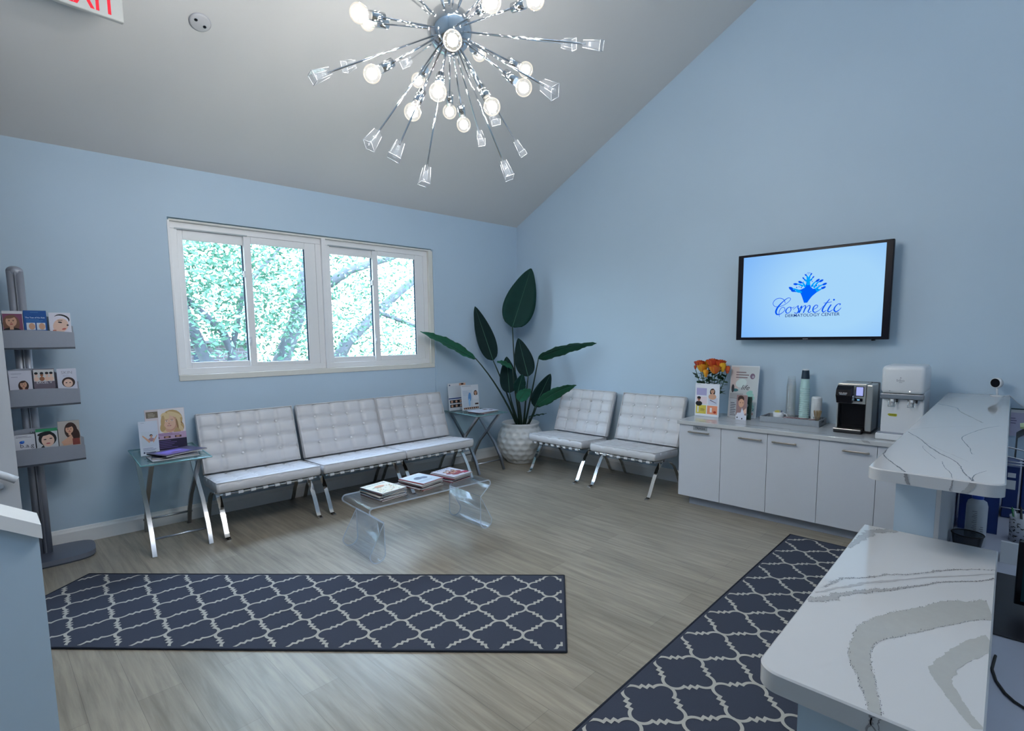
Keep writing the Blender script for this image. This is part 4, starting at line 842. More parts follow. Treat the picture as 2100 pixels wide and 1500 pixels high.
# roses
vs_ = B().lathe(clear('vase_glass', (.85, .93, .93), 1.5, .08, .02, .15, (.5, .6, .6)), [(.0, .0), (.055, 0), (.06, .01), (.05, .08), (.055, .2), (.075, .255), (.072, .255), (.050, .2), (.046, .08), (.05, .012), (0, .012)], seg=28).build('vase'); vs_.location = (-.20, -3.085, ZC)
tag(vs_, 'glass vase holding the orange roses behind the pastel sign', 'vase')
rleaf = P('rose_leaf', (.012, .055, .030), .5, noise=.2); rst = P('rose_stem', (.02, .09, .03), .5)
def rose(label, x, y, z, r, mats_, closed=False):
    t = thing('rose', label, 'flower', (x, y, z), 0, 'roses in the glass vase'); b = B(); rnd = random.Random(int(y*1000)+int(z*100))
    for k in range(3 if closed else 4):
        rk_ = r*(1-.22*k); npet = 5
        for j in range(npet):
            a0 = 2*pi*j/npet+k*.6; n, v = b.st(); R = []
            for iu in range(5):
                row = []
                for iv in range(5):
                    a = a0+(iv/4-.5)*1.7; h_ = iu/4; rad = rk_*(.35+.65*sin(h_*1.7))*(.72 if closed else 1)*(1+.12*(h_ > .9)*(1 if not closed else 0)); zz = (-.6+1.5*h_*(1-.12*abs(iv-2)/2))*r*(1.3 if closed else .85)+k*.08*r
                    row.append(b.bm.verts.new((rad*cos(a), rad*sin(a), zz)))
                R.append(row)
            for iu in range(4):
                for iv in range(4): b.bm.faces.new((R[iu][iv], R[iu][iv+1], R[iu+1][iv+1], R[iu+1][iv]))
            b._fin(n, mats_[(k+j) % len(mats_)], None, v, True)
    b.sph(mats_[0], (0, 0, 0), r*.55, 10, 8); b.build('bloom', t, auto=False)
    bx, by, bz = -.20-x, -3.085-y, ZC+.02-z; jx, jy = rnd.uniform(-.02, .02), rnd.uniform(-.02, .02)
    B().tube(rst, [(0, 0, -r*.5), (bx*.35+jx*.3, by*.35, bz*.4), (bx+jx, by+jy, bz)], .0035, 6).build('stem', t)
    for q_ in range(10):
        f = .13+.045*q_; px, py, pz = bx*f, by*f, bz*f-.01; a = rnd.uniform(0, 6.3); dx, dy = cos(a), sin(a); b = B()
        Lf = .072; vz = rnd.uniform(-.5, .7)*Lf; b.face(rleaf, [(px, py, pz), (px+dx*Lf*.3-dy*.027, py+dy*Lf*.3+dx*.027, pz+vz*.3+.004), (px+dx*Lf*.7-dy*.018, py+dy*Lf*.7+dx*.018, pz+vz*.7), (px+dx*Lf, py+dy*Lf, pz+vz), (px+dx*Lf*.7+dy*.018, py+dy*Lf*.7-dx*.018, pz+vz*.7), (px+dx*Lf*.3+dy*.027, py+dy*Lf*.3-dx*.027, pz+vz*.3+.004)]); b.build('leaf', t, auto=False)
OR = [P('petal_orange', (.72, .14, .03), .5), P('petal_deep', (.60, .07, .03), .5)]; YE = [P('petal_yellow', (.80, .42, .02), .5), P('petal_gold', (.78, .28, .02), .5)]; RD = [P('petal_red', (.45, .05, .04), .5), P('petal_orange', (.72, .14, .03), .5)]
for (lab, y, z, x, r, m, cl) in (('orange red rose at the far left of the bouquet', -2.955, 1.425, -.22, .043, RD, 0), ('golden rose low on the left of the bouquet', -3.005, 1.385, -.26, .044, YE, 0), ('gold and orange rose left of the bouquet top', -3.03, 1.43, -.17, .036, YE, 0), ('large orange rose at the top centre of the bouquet', -3.095, 1.44, -.22, .048, OR, 0), ('orange rose at the upper right of the bouquet', -3.175, 1.435, -.20, .043, OR, 0), ('open orange yellow rose right of the bouquet centre', -3.150, 1.375, -.28, .046, [YE[1], OR[0]], 0), ('closed yellow rosebud low in the bouquet centre', -3.060, 1.335, -.30, .030, YE, 1), ('tall yellow rose on the right of the bouquet', -3.215, 1.40, -.24, .036, [YE[0]], 1), ('small red rose at the far right of the bouquet', -3.25, 1.375, -.20, .030, RD, 1), ('small dark red bud jutting out left of the bouquet', -2.905, 1.395, -.22, .016, RD, 1)):
    rose(lab, x, y, z, r*1.32, m, cl)
# tray
tm_ = P('grey_tray_wood', (.30, .33, .37), .5, noise=.12, nscale=30); tr = thing('serving_tray', 'grey wooden tray with cut out handle holding the cup stacks', 'tray', (-.20, -3.90, ZC))
B().bb(tm_, -.135, .135, -.262, .262, 0, .010).build('base', tr)
for (x0, x1, y0, y1) in ((-.135, -.123, -.262, .262), (.123, .135, -.262, .262)): B().bb(tm_, x0, x1, y0, y1, .010, .058, .002).build('side', tr)
for y in (-.262, .250):
    b = B(); b.bb(tm_, -.123, .123, y, y+.012, .010, .026).bb(tm_, -.123, -.045, y, y+.012, .026, .046).bb(tm_, .045, .123, y, y+.012, .026, .046).bb(tm_, -.123, .123, y, y+.012, .046, .058).bb(black, -.045, .045, y+.005, y+.007, .026, .046); b.build('end_board', tr)
ZT = ZC+.0105
mg = thing('creamer_cup', 'small white cup with sweetener packets on the grey tray', 'cup', (-.215, -3.775, ZT), 0)
B().lathe(white_pl, [(0, 0), (.040, 0), (.046, .01), (.050, .085), (.047, .085), (.042, .012), (0, .012)], seg=28).build('cup_body', mg); B().tube(white_pl, [(0, -.048, .070), (0, -.072, .068), (0, -.080, .045), (0, -.070, .022), (0, -.046, .020)], .006, 8).build('handle', mg)
for i, (n_, c_) in enumerate((('yellow sweetener packet in the small white cup', (214, 206, 110)), ('pale sweetener packet in the small white cup', (196, 200, 190)), ('blue sweetener packet in the small white cup', (120, 140, 190)))):
    o = B().box(ink(*c_), (0, 0, .03), (.006, .055-.01*i, .05), .001, 1, Matrix.Rotation(.25*(i-1), 4, 'X') @ Matrix.Rotation(.5*(i-1), 4, 'Z')).build('sweetener_packet'); o.location = (-.215+.012*(i-1), -3.775, ZT+.048); tag(o, n_, 'packet', 'packets in the white cup')
def cupmesh(m, r0, r1, h, wall=.0012, rim=True, rimm=None):
    b = B(); b.lathe(m, [(r0, 0), (r1, h), (0, h)], seg=24)
    if rim: b.tube(rimm or m, [(r1*cos(2*pi*i/24), r1*sin(2*pi*i/24), h if r1 > r0 else 0) for i in range(24)], .0018, 5, closed=True)
    return b
def cups(name, mk, n, x, y, z, dz, label, cat, group, flip=True, toplabel=None):
    first = mk.build(name)
    for i in range(n):
        o = first if i == 0 else first.copy()
        if i: COL.objects.link(o)
        o.location = (x, y, z+dz*i); tag(o, (toplabel if toplabel and i == n-1 else label), cat, group)
# upside-down cups: wide end down
cc = clear('clear_cup', (.985, .99, .99), 1.45, .03, .10, .05, (.80, .80, .82))
cups('plastic_cup', cupmesh(cc, .044, .031, .115, rim=False), 21, -.165, -3.868, ZT, .0165, 'clear plastic cup nested upside down in the tall clear stack', 'cup', 'clear plastic cups on the tray', toplabel='clear plastic cup at the very top of the tall clear stack')
teal = P('teal_paper_cup', (.42, .62, .62), .6, noise=.02); tealr = P('cup_rim_white', (.60, .76, .76), .5)
b = B(); b.lathe(teal, [(.043, .006), (.034, .095), (.0, .095)], seg=26); b.tube(tealr, [(.0435*cos(2*pi*i/26), .0435*sin(2*pi*i/26), .004) for i in range(26)], .0030, 5, closed=True)
cups('paper_cup', b, 17, -.155, -3.985, ZT, .0205, 'pale teal paper cup nested upside down in the tall paper stack', 'cup', 'teal paper cups on the tray')
b = B(); b.lathe(P('dark_sleeve', (.010, .030, .055), .6), [(.0365, 0), (.0300, .082)], seg=26).lathe(white_pl, [(.0300, .082), (.0295, .092), (.027, .092), (.027, .088), (0, .088)], seg=26)
o = b.build('paper_cup'); o.location = (-.155, -3.985, ZT+.0205*16+.0955); tag(o, 'dark blue paper cup on top of the pale teal cup stack', 'cup')
lidm = P('white_lid', (.66, .68, .71), .4); b = B(); b.lathe(lidm, [(.046, 0), (.046, .006), (.041, .010), (.040, .018), (.034, .020), (0, .019)], seg=26)
cups('cup_lid', b, 25, -.155, -4.092, ZT, .0098, 'white plastic lid in the stack between teal cups and stirrers', 'lid', 'white lids on the tray', toplabel='topmost white plastic lid of the stack behind the stirrers')
wd = P('stirrer_wood', (.42, .31, .19), .7, noise=.12); 
st_c = B().lathe(cc, [(0, 0), (.026, 0), (.034, .07), (.033, .07), (.025, .003), (0, .003)], seg=20).build('stirrer_cup'); st_c.location = (-.225, -4.118, ZT); tag(st_c, 'small clear cup holding the wooden stirrers on the tray', 'cup')
sm = B().box(wd, (0, 0, .064), (.0014, .0055, .128)).build('stir_stick'); rnd = random.Random(11)
for i in range(24):
    o = sm if i == 0 else sm.copy()
    if i: COL.objects.link(o)
    a = rnd.uniform(0, 6.28); tl = rnd.uniform(.06, .30); o.location = (-.225+.010*cos(a), -4.118+.010*sin(a), ZT+.005); o.rotation_euler = (-tl*sin(a), tl*cos(a), rnd.uniform(0, 3)); tag(o, 'thin wooden stir stick standing in the clear cup on the tray', 'stirrer', 'wooden stir sticks in the cup')
pod = B().lathe(white_pl, [(0, 0), (.014, 0), (.018, .020), (.021, .022)], seg=14).lathe(P('pod_foil', (.34, .14, .16), .3, .4), [(.021, .022), (.018, .0235), (0, .024)], seg=14).lathe(P('pod_print', (.62, .60, .60), .4), [(.011, .0245), (0, .0247)], seg=10).build('coffee_creamer')
k = 0; rnd = random.Random(5)
for ix in (0, 1, 2, 3):
    for iy in range(8 if ix < 2 else 7):
        o = pod if k == 0 else pod.copy()
        if k: COL.objects.link(o)
        k += 1; o.location = (-.302+.046*(ix % 2)+rnd.uniform(-.002, .002), -3.842-.038*iy+rnd.uniform(-.002, .002)-.012*(ix % 2)-.019*(ix > 1), ZT+.0005+.0262*(ix > 1)); o.rotation_euler = (rnd.uniform(-.05, .05), rnd.uniform(-.05, .05), 0)
        tag(o, 'small foil topped creamer pod spread at the front of the tray', 'creamer pod', 'creamer pods on the tray')
# coffee machine
cm = thing('coffee_machine', 'silver and black coffee machine beside the water dispenser', 'coffee machine', (-.46, -4.32, ZC))
# local: x 0 front .. +.34 back, y 0 left .. -.2 right
B().bb(P('machine_black', (.008, .008, .012), .3), .03, .345, -.262, -.0, .0, .020, .004).bb(black, .26, .350, -.262, .0, .02, .428, .006).build('rear_body', cm)
B().bb(steel, .02, .035, -.212, -.002, .255, .425, .003).bb(steel, .02, .262, -.010, .0, .02, .428, .002).bb(steel, .03, .262, -.212, -.002, .408, .430, .004).build('front_panel', cm)
B().bb(steel, .014, .262, -.262, -.213, .020, .426, .008, 3).build('side_column', cm)
B().bb(gloss_black, .10, .12, -.212, -.012, .02, .30).bb(gloss_black, .03, .11, -.212, -.012, .245, .256).bb(gloss_black, .03, .26, -.212, -.205, .02, .25).build('brew_bay', cm)
b = B(); b.prism(P('brew_head_black', (.008, .008, .012), .5, spec=.12), [(-.052, .300), (-.075, .330), (-.060, .380), (-.01, .412), (.03, .412), (.03, .262), (-.03, .262)], -.118, -.005, 'y'); b.bb(satin, -.077, -.074, -.085, -.035, .336, .345); bh = b.build('brew_head', cm)
add_text_b = B(); add_text(add_text_b, P('machine_mark', (.6, .6, .62), .3), 'KEURIG', Matrix(((0, .25, -1, -.0715), (-1, 0, 0, -.060), (0, .97, 0, .352), (0, 0, 0, 1))), w=.06, h=.012); add_text_b.build('maker_mark', bh, auto=False)
B().bb(satin, -.04, .0, -.135, -.118, .285, .330, .006).build('lever', cm)
b = B().bb(gloss_black, .0165, .020, -.196, -.136, .322, .408, .001); dsp = b.build('display_frame', cm); B().bb(emis('machine_screen', (.42, .48, .95), .9), .0155, .0168, -.191, -.141, .328, .403).build('display', dsp)
b = B().bb(gloss_black, .0165, .020, -.190, -.128, .278, .305, .001); bt_ = b.build('button_bar', cm); B().bb(emis('button_glow', (.25, .6, 1), 1.2), .0155, .0168, -.168, -.150, .287, .296).build('button_light', bt_)
B().bb(black, -.055, .10, -.205, .005, .0, .030, .006).bb(steel, -.060, -.050, -.200, .006, .030, .038, .002).bb(P('drip_grate', (.05, .05, .055), .4, .5), -.05, .09, -.2, 0, .030, .034).build('drip_tray', cm)
# water dispenser
wd_ = thing('water_dispenser', 'white countertop water dispenser with two taps', 'water dispenser', (-.62, -4.795, ZC))
# local: x 0 front, y +.135 left .. -.145 right
b = B(); b.bb(white_pl, .0, .41, -.148, .135, .375, .605, .035, 4, smooth=True); b.build('top_housing', wd_)
B().bb(white_pl, .035, .41, -.148, .128, .0, .40, .012, 3).build('body', wd_)
B().bb(satin, .004, .06, -.146, .136, .335, .378, .006).build('silver_band', wd_)
B().bb(white_pl, -.03, .06, -.150, .150, .0, .055, .010, 3).bb(toe_m, -.026, .05, -.14, .14, .055, .060).build('drip_tray', wd_)
for y in (.055, -.070):
    tp = B().cyl(white_pl, (.02, y, .335), (.02, y, .305), .014).cyl(chrome, (.02, y, .31), (.02, y, .285), .008).bb(black, .012, .028, y-.038, y-.02, .31, .337).build('tap', wd_)
    B().tube(chrome, [(.008, y+.022, .33), (-.008, y+.022, .275), (-.008, y-.022, .275), (.008, y-.022, .33)], .004, 6).build('lever', tp)
b = B().face(P('yellow_sticker', (.42, .42, .02), .5), [(.0335, y, z) for y, z in ((.085, .205), (.075, .213), (.025, .213), (.020, .207), (.022, .193), (.03, .190), (.072, .192))])
add_text(b, P('sticker_ink', (.03, .03, .01), .5), 'CAUTION', Matrix(((0, 0, -1, .0331), (-1, 0, 0, .05), (0, 1, 0, .202), (0, 0, 0, 1))), w=.042, h=.009, bold=True); b.build('sticker', wd_, auto=False)
b = B(); add_text(b, P('faint_mark', (.25, .26, .32), .5), 'bibo', Matrix(((0, 0, -1, -.001), (-1, 0, 0, .008), (0, 1, 0, .488), (0, 0, 0, 1))), w=.050, h=.020)
b.face(P('faint_mark', (.25, .26, .32), .5), [(-.001, .008+.005*cos(2*pi*i/8), .508+.004*sin(2*pi*i/8)) for i in range(8)]); b.bb(P('faint_mark', (.25, .26, .32), .5), -.0012, -.0006, -.004, .018, .470, .473)
b.build('maker_mark', wd_, auto=False)
for y, m_ in ((.075, P('faint_mark', (.25, .26, .32), .5)), (.01, white_trim), (-.055, emis('led', (1, 1, 1), 2.5))): B().sph(m_, (.0, y, .402), .0035, 8, 6).build('indicator', wd_)

# ------------------------------------------------------------------ reception desk
def rounded(x0, x1, y0, y1, r0, n=16):           # rounding only on the x0 side (near end)
    p = []
    for (cx_, cy_, a0) in ((x0+r0, y0+r0, pi), ): p += [(cx_+r0*cos(a0+i/n*pi/2), cy_+r0*sin(a0+i/n*pi/2)) for i in range(n+1)]
    p += [(x1, y0), (x1, y1)]
    p += [(x0+r0+r0*cos(pi/2+i/n*pi/2), y1-r0+r0*sin(pi/2+i/n*pi/2)) for i in range(n+1)]
    return p
def slab(b, poly, z0, z1):
    b.prism(quartz_m, [(x, y) for x, y in poly], z0, z1-.004, 'z', smooth=False); [setattr(f, 'smooth', abs(f.normal.z) < .5) or 0 for f in b.bm.faces] if False else None
    cx_ = sum(p[0] for p in poly)/len(poly); cy_ = sum(p[1] for p in poly)/len(poly)
    n, v = b.st(); A = [b.bm.verts.new((x, y, z1-.004)) for x, y in poly]
    C_ = []
    for x, y in poly:
        dx, dy = (cx_-x), (cy_-y); C_.append(b.bm.verts.new((x+.004*(1 if dx > 0 else -1), y+.004*(1 if dy > 0 else -1), z1)))
    for i in range(len(poly)): b.bm.faces.new((A[i], A[(i+1) % len(poly)], C_[(i+1) % len(poly)], C_[i]))
    b.bm.faces.new(C_); b._fin(n, quartz_m)
ZU = 1.2423
b = B(); slab(b, rounded(-3.405, -.003, -5.4264, -5.040, .05), ZU-.046, ZU)
Zv = ZU+.0006
def vn(b, pts, w, z=Zv, m=vein_m, seed=3, jit=.35, dark=None): inlay(b, [(x, y, .62*(w if not isinstance(w, (list, tuple)) else w[i])) for i, (x, y) in enumerate(pts)], z+seed*.00001, m, jit, seed, dark, 22)
vg = P('quartz_vein_mid', (.13, .13, .15), .12, noise=.15, nscale=60)
vn(b, [(-.97, -5.057), (-1.143, -5.164), (-1.351, -5.195), (-1.634, -5.268), (-1.831, -5.319)], .010, m=vein_m, seed=5)
vn(b, [(-1.985, -5.299), (-2.178, -5.133), (-2.354, -5.050)], .003, m=vein_m, seed=6)
vn(b, [(-1.905, -5.393), (-2.027, -5.341), (-2.237, -5.294), (-2.44, -5.263), (-2.603, -5.283), (-2.728, -5.306), (-2.852, -5.316), (-2.87, -5.324)], .0035, m=vg, seed=7)
vn(b, [(-2.424, -5.052), (-2.622, -5.124), (-2.778, -5.166), (-2.937, -5.219), (-3.046, -5.267), (-3.157, -5.296), (-3.267, -5.313), (-3.361, -5.335), (-3.397, -5.343)], [.004, .005, .006, .0045, .0035, .003, .0035, .004, .006], m=vg, seed=8, dark=.4)
vn(b, [(-2.504, -5.061), (-2.607, -5.117), (-2.74, -5.168), (-2.856, -5.217), (-2.955, -5.269), (-3.048, -5.313)], .0025, m=vein_m, seed=9)
vn(b, [(-2.80, -5.15), (-2.86, -5.156), (-3.04, -5.207), (-3.074, -5.218)], .002, m=vg, seed=10)
vn(b, [(-3.112, -5.241), (-3.218, -5.256), (-3.299, -5.276), (-3.396, -5.290)], .0022, m=vg, seed=12)
vn(b, [(-3.007, -5.046), (-3.128, -5.053), (-3.262, -5.102), (-3.349, -5.137), (-3.400, -5.158)], [.003, .004, .006, .006, .005], m=vg, seed=13, dark=.5)
vn(b, [(-3.19, -5.372), (-3.285, -5.345), (-3.398, -5.341)], [.0015, .003, .007], m=vg, seed=14)
vn(b, [(-.466, -5.062), (-.3, -5.2), (-.184, -5.349)], .004, m=vein_m, seed=15)
ve = P('quartz_vein_edge', (.26, .26, .28), .15)
for (ya, w_, dr_) in ((-5.160, .010, -.010), (-5.345, .018, .022), (-5.292, .004, .006)):
    zz_ = [ZU-.004-.0039*q_ for q_ in range(11)]; rq = random.Random(int(-ya*1000)); ys_ = [ya+dr_*(q_/10)**1.4+rq.uniform(-.0012, .0012) for q_ in range(11)]; ws_ = [w_*rq.uniform(.4, .7) for q_ in range(11)]
    for q_ in range(10): b.face(vein_m if w_ > .015 else ve, [(-3.4064, ys_[q_]-ws_[q_], zz_[q_]), (-3.4064, ys_[q_]+ws_[q_], zz_[q_]), (-3.4064, ys_[q_+1]+ws_[q_+1], zz_[q_+1]), (-3.4064, ys_[q_+1]-ws_[q_+1], zz_[q_+1])])
tag(b.build('raised_counter'), 'narrow raised white quartz counter reaching to the right wall', 'countertop')
struct(B().bb(wall_m, -3.18, -.003, -5.235, -5.107, .0, ZU-.0465).bb(grey_wall, -3.181, -.003, -5.250, -5.2355, .0, ZU-.0465).build('wall_desk'))
ZL = .949
b = B(); slab(b, [(x, y) for x, y in rounded(-4.478, -3.1835, -5.422, -5.008, .055)], ZL-.05, ZL); z_ = ZL+.0006
BD = (-4.472, -3.19, -5.4175, -5.0125); W2 = lambda L, k=1.9: [(x, y, w*k) for x, y, w in L]
inlay(b, [(-3.917, -5.028, .004), (-3.828, -5.052, .006), (-3.773, -5.098, .005), (-3.688, -5.159, .005), (-3.612, -5.226, .004), (-3.528, -5.287, .005), (-3.476, -5.328, .004), (-3.398, -5.415, .003)], z_, vein_m, .8, 21, .6, 26, BD)
inlay(b, W2([(-4.05, -5.017, .010), (-3.979, -5.061, .014), (-3.882, -5.114, .010), (-3.806, -5.176, .007), (-3.729, -5.232, .004), (-3.626, -5.301, .003), (-3.537, -5.384, .002), (-3.484, -5.418, .0015)]), z_, vein_m, .28, 22, .8, 26, BD)
inlay(b, W2([(-3.977, -5.018, .003), (-3.875, -5.074, .006), (-3.764, -5.151, .005), (-3.635, -5.248, .004), (-3.44, -5.418, .003)]), z_, P('quartz_vein_pale', (.42, .42, .43), .12), .4, 23, None, 14, BD)
vl = P('quartz_vein_light', (.395, .40, .39), .12, noise=.05, nscale=50)
inlay(b, W2([(-3.735, -5.440, .070), (-3.803, -5.362, .062), (-3.893, -5.305, .056), (-3.984, -5.251, .056), (-4.060, -5.213, .052), (-4.125, -5.185, .040), (-4.185, -5.178, .028), (-4.28, -5.189, .028), (-4.334, -5.210, .022), (-4.388, -5.226, .018), (-4.436, -5.242, .014), (-4.475, -5.252, .014)], 1.7), z_, vl, .045, 24, .45, 22, BD)
inlay(b, W2([(-3.945, -5.435, .029), (-4.038, -5.388, .028), (-4.123, -5.357, .023), (-4.2, -5.338, .024), (-4.248, -5.347, .018), (-4.3, -5.368, .014), (-4.342, -5.387, .012), (-4.385, -5.412, .011)]), z_, vl, .05, 25, None, 20, BD)
inlay(b, W2([(-3.192, -5.125, .016), (-3.212, -5.085, .022), (-3.271, -5.055, .024), (-3.385, -5.034, .018), (-3.514, -5.018, .008)], 1.6), z_, vein_m, .2, 26, .4, 14, BD)
rq = random.Random(8)
for (ya, w_, dr_) in ((-5.262, .003, .004), (-5.252, .004, .008), (-5.243, .006, -.004)):
    zz_ = [ZL-.004-.0042*q_ for q_ in range(11)]; ys_ = [ya+dr_*sin(q_*.5)+rq.uniform(-.0015, .0015) for q_ in range(11)]; ws_ = [w_*rq.uniform(.3, .6) for q_ in range(11)]
    for q_ in range(10): b.face(ve, [(-4.4796, ys_[q_]-ws_[q_], zz_[q_]), (-4.4796, ys_[q_]+ws_[q_], zz_[q_]), (-4.4796, ys_[q_+1]+ws_[q_+1], zz_[q_+1]), (-4.4796, ys_[q_+1]-ws_[q_+1], zz_[q_+1])])
tag(b.build('desk_counter'), 'low white quartz counter with grey swirls in the right foreground', 'countertop')
struct(B().bb(wall_m, -4.40, -3.1835, -5.30, -5.088, 0, ZL-.0505).build('wall_desk_low'))
# staff side worktop
ZD = .74; dm = P('desk_laminate', (.45, .47, .56), .35, noise=.02)
sd = thing('staff_desk', 'pale staff desk surface behind the quartz counters', 'desk', (0, 0, 0))
B().bb(dm, -4.42, -.003, -6.05, -5.305, ZD-.03, ZD, .003).bb(dm, -3.178, -.003, -5.306, -5.252, ZD-.03, ZD).build('desk_top', sd); B().bb(cab_m, -4.40, -4.37, -6.04, -5.31, 0, ZD-.03).build('end_panel', sd); B().bb(cab_m, -.04, -.005, -6.04, -5.31, 0, ZD-.03).build('end_panel', sd)
ZD += .0006
# security camera
se = thing('security_camera', 'small round white camera with black face on the raised counter', 'camera', (-.12, -5.350, ZU+.0003))
B().lathe(white_pl, [(0, 0), (.042, 0), (.042, .005), (.008, .010), (0, .010)], seg=28).build('base', se); B().cyl(white_pl, (0, 0, .008), (0, .004, .066), .007, .006).build('neck', se)
Mh = Matrix.Translation((0, .010, .106)) @ Matrix.Rotation(radians(-48), 4, 'Z') @ Matrix.Rotation(radians(-92), 4, 'Y') @ Matrix.Rotation(radians(12), 4, 'X'); hd = B().cyl(white_pl, (0, 0, -.016), (0, 0, .012), .040, .038, 28, M=Mh).build('head', se); B().cyl(gloss_black, (0, 0, .0121), (0, 0, .014), .034, .034, 28, M=Mh).build('lens_face', hd)
B().tube(white_pl, [(.01, -.04, .005), (.03, -.07, .01), (.08, -.12, -.05), (.105, -.20, -.12)], .0025, 6).build('cable', se)
# bottle, mesh bin, pen cup, card holder ...
bo = thing('spray_bottle', 'white bottle with blue cap on the staff desk', 'bottle', (-2.50, -5.340, ZD)); B().lathe(P('bottle_white', (.50, .53, .58), .35), [(0, 0), (.036, 0), (.039, .006), (.039, .195), (.034, .215), (.02, .225), (.02, .235), (0, .235)], seg=28).build('bottle_body', bo)
B().lathe(P('blue_cap', (.01, .06, .42), .35), [(.022, .228), (.023, .262), (.019, .268), (0, .268)], seg=24).build('cap', bo)
b = B()
for i in range(16): a = radians(200+2*(i % 2)); b.bb(P('print_grey', (.16, .17, .2), .5), -.0395, -.0390, .002+.0, .020-(i % 3)*.004, .04+i*.0088, .043+i*.0088, M=Matrix.Rotation(radians(8), 4, 'Z'))
for i in range(6): b.bb(P('print_grey', (.16, .17, .2), .5), -.0395, -.0390, -.022, -.008-(i % 2)*.004, .05+i*.010, .053+i*.010, M=Matrix.Rotation(radians(8), 4, 'Z'))
b.build('bottle_label', bo)
mb = thing('mesh_bowl', 'round black mesh bowl standing before the white bottle', 'bowl', (-2.62, -5.318, ZD)); wire = P('black_wire', (.01, .01, .012), .4, .5)
b = B(); b.tube(wire, [(.058*cos(2*pi*i/28), .058*sin(2*pi*i/28), .085) for i in range(28)], .003, 6, closed=True).build('rim', mb)
b = B(); b.lathe(clear('fine_mesh', (.35, .4, .45), 1.3, .1, .3, .35, (.03, .035, .04)), [(.045, 0), (.058, .085)], seg=28); b.lathe(wire, [(0, .001), (.045, .001)], seg=20); b.build('mesh', mb)
pc = thing('pen_cup', 'white pen cup with black scroll pattern on the staff desk', 'cup', (-2.30, -5.514, ZD)); pc.scale = (1.4, 1.4, .92); b = B(); b.lathe(P('cup_pale', (.50, .53, .60), .4), [(0, 0), (.040, 0), (.043, .135), (.040, .135), (.037, .004), (0, .004)], seg=28)
rnd = random.Random(9)
for i in range(95):
    a = rnd.uniform(pi*.55, pi*1.6); z = rnd.uniform(.010, .126); L = rnd.uniform(1.5, 3.6); R3 = rnd.uniform(.0035, .0075); a2 = rnd.uniform(0, 6); pp_ = []
    for t in range(8):
        an = a2+L*t/7; rr3 = R3*(1-.5*t/7); w3 = .0019*sin(pi*(t+.6)/8.2)+.0003; pp_.append([(a+q*cos(an)/.042, min(max(z+q*sin(an), .004), .131)) for q in (rr3-w3, rr3+w3)])
    cp = lambda q: ((.0404+.003*q[1]/.135)*cos(q[0]), (.0404+.003*q[1]/.135)*sin(q[0]), q[1])
    for t in range(7): b.face(black, [cp(pp_[t][0]), cp(pp_[t][1]), cp(pp_[t+1][1]), cp(pp_[t+1][0])])
b.build('cup_body', pc)
for i, (nm, c_) in enumerate((('black pen in the patterned pen cup', (20, 20, 26)), ('green pen in the patterned pen cup', (30, 120, 70)), ('white capped pen in the patterned pen cup', (190, 194, 200)), ('blue pen in the patterned pen cup', (30, 50, 120)), ('teal pen leaning left in the patterned pen cup', (40, 110, 110)), ('grey pen at the front of the patterned pen cup', (110, 112, 120)), ('red round topped marker in the patterned pen cup', (150, 40, 50)))):
    a = i*.9+.4; tl = .20; o = B().cyl(ink(*c_), (0, 0, 0), (0, 0, .15), .0045, seg=8).cyl(ink(*c_) if i != 2 else ink(60, 60, 66), (0, 0, .15), (0, 0, .158), .0035, .002, seg=8).build('pen'); o.location = (-2.30+.024*cos(a), -5.514+.024*sin(a), ZD+.005); o.rotation_euler = (-tl*sin(a), tl*cos(a), 0); tag(o, nm, 'pen', 'pens in the patterned cup')
cdh = thing('card_holder', 'small white card holder on the staff desk before the pen cup', 'card holder', (-2.62, -5.462, ZD)); cdh.scale = (1.3, 1.1, 1.2); B().prism(white_pl, [(-.04, 0), (.05, 0), (.05, .006), (.0, .010), (-.015, .075), (-.03, .075)], -.028, .028, 'y').build('holder_body', cdh)
B().box(paper, (.012, 0, .040), (.006, .05, .05), .001, 1, Matrix.Rotation(.2, 4, 'Y')).build('business_card', cdh)
B().bb(P('mat_black', (.012, .012, .018), .45, noise=.1), 0, 0+.62, -.40, 0, 0, .004, .001).build('desk_mat')
o = bpy.data.objects['desk_mat']; o.location = (-3.44, -5.426, ZD); tag(o, 'black desk mat under the computer monitor', 'desk mat')
mo = thing('computer_monitor', 'black computer monitor cut by the right edge of the picture', 'monitor', (-3.20, -5.60, ZD+.0045), radians(0))
b = B(); b.bb(gloss_black, -.010, .014, -.30, .127, .030, .262, .004); b.build('monitor_housing', mo)
B().bb(emis('monitor_glow', (.002, .008, .012), 1), -.0115, -.0102, -.28, .110, .045, .25).build('screen', mo)
B().bb(black, -.07, .07, -.18, .0, 0, .010, .003).build('foot', mo); B().bb(black, .014, .03, -.11, -.07, .008, .20, .004).build('neck', mo)
ca = B().tube(dark_rub, [(-3.60, -5.435, ZD+.004), (-3.693, -5.429, ZD+.004), (-3.759, -5.439, ZD+.004), (-3.812, -5.458, ZD+.004), (-3.841, -5.477, ZD+.004), (-3.857, -5.496, ZD+.004), (-3.87, -5.56, ZD+.004), (-3.86, -5.7, ZD+.004)], .0038, 8).build('monitor_cable'); tag(ca, 'thin black cable curving across the staff desk', 'cable')
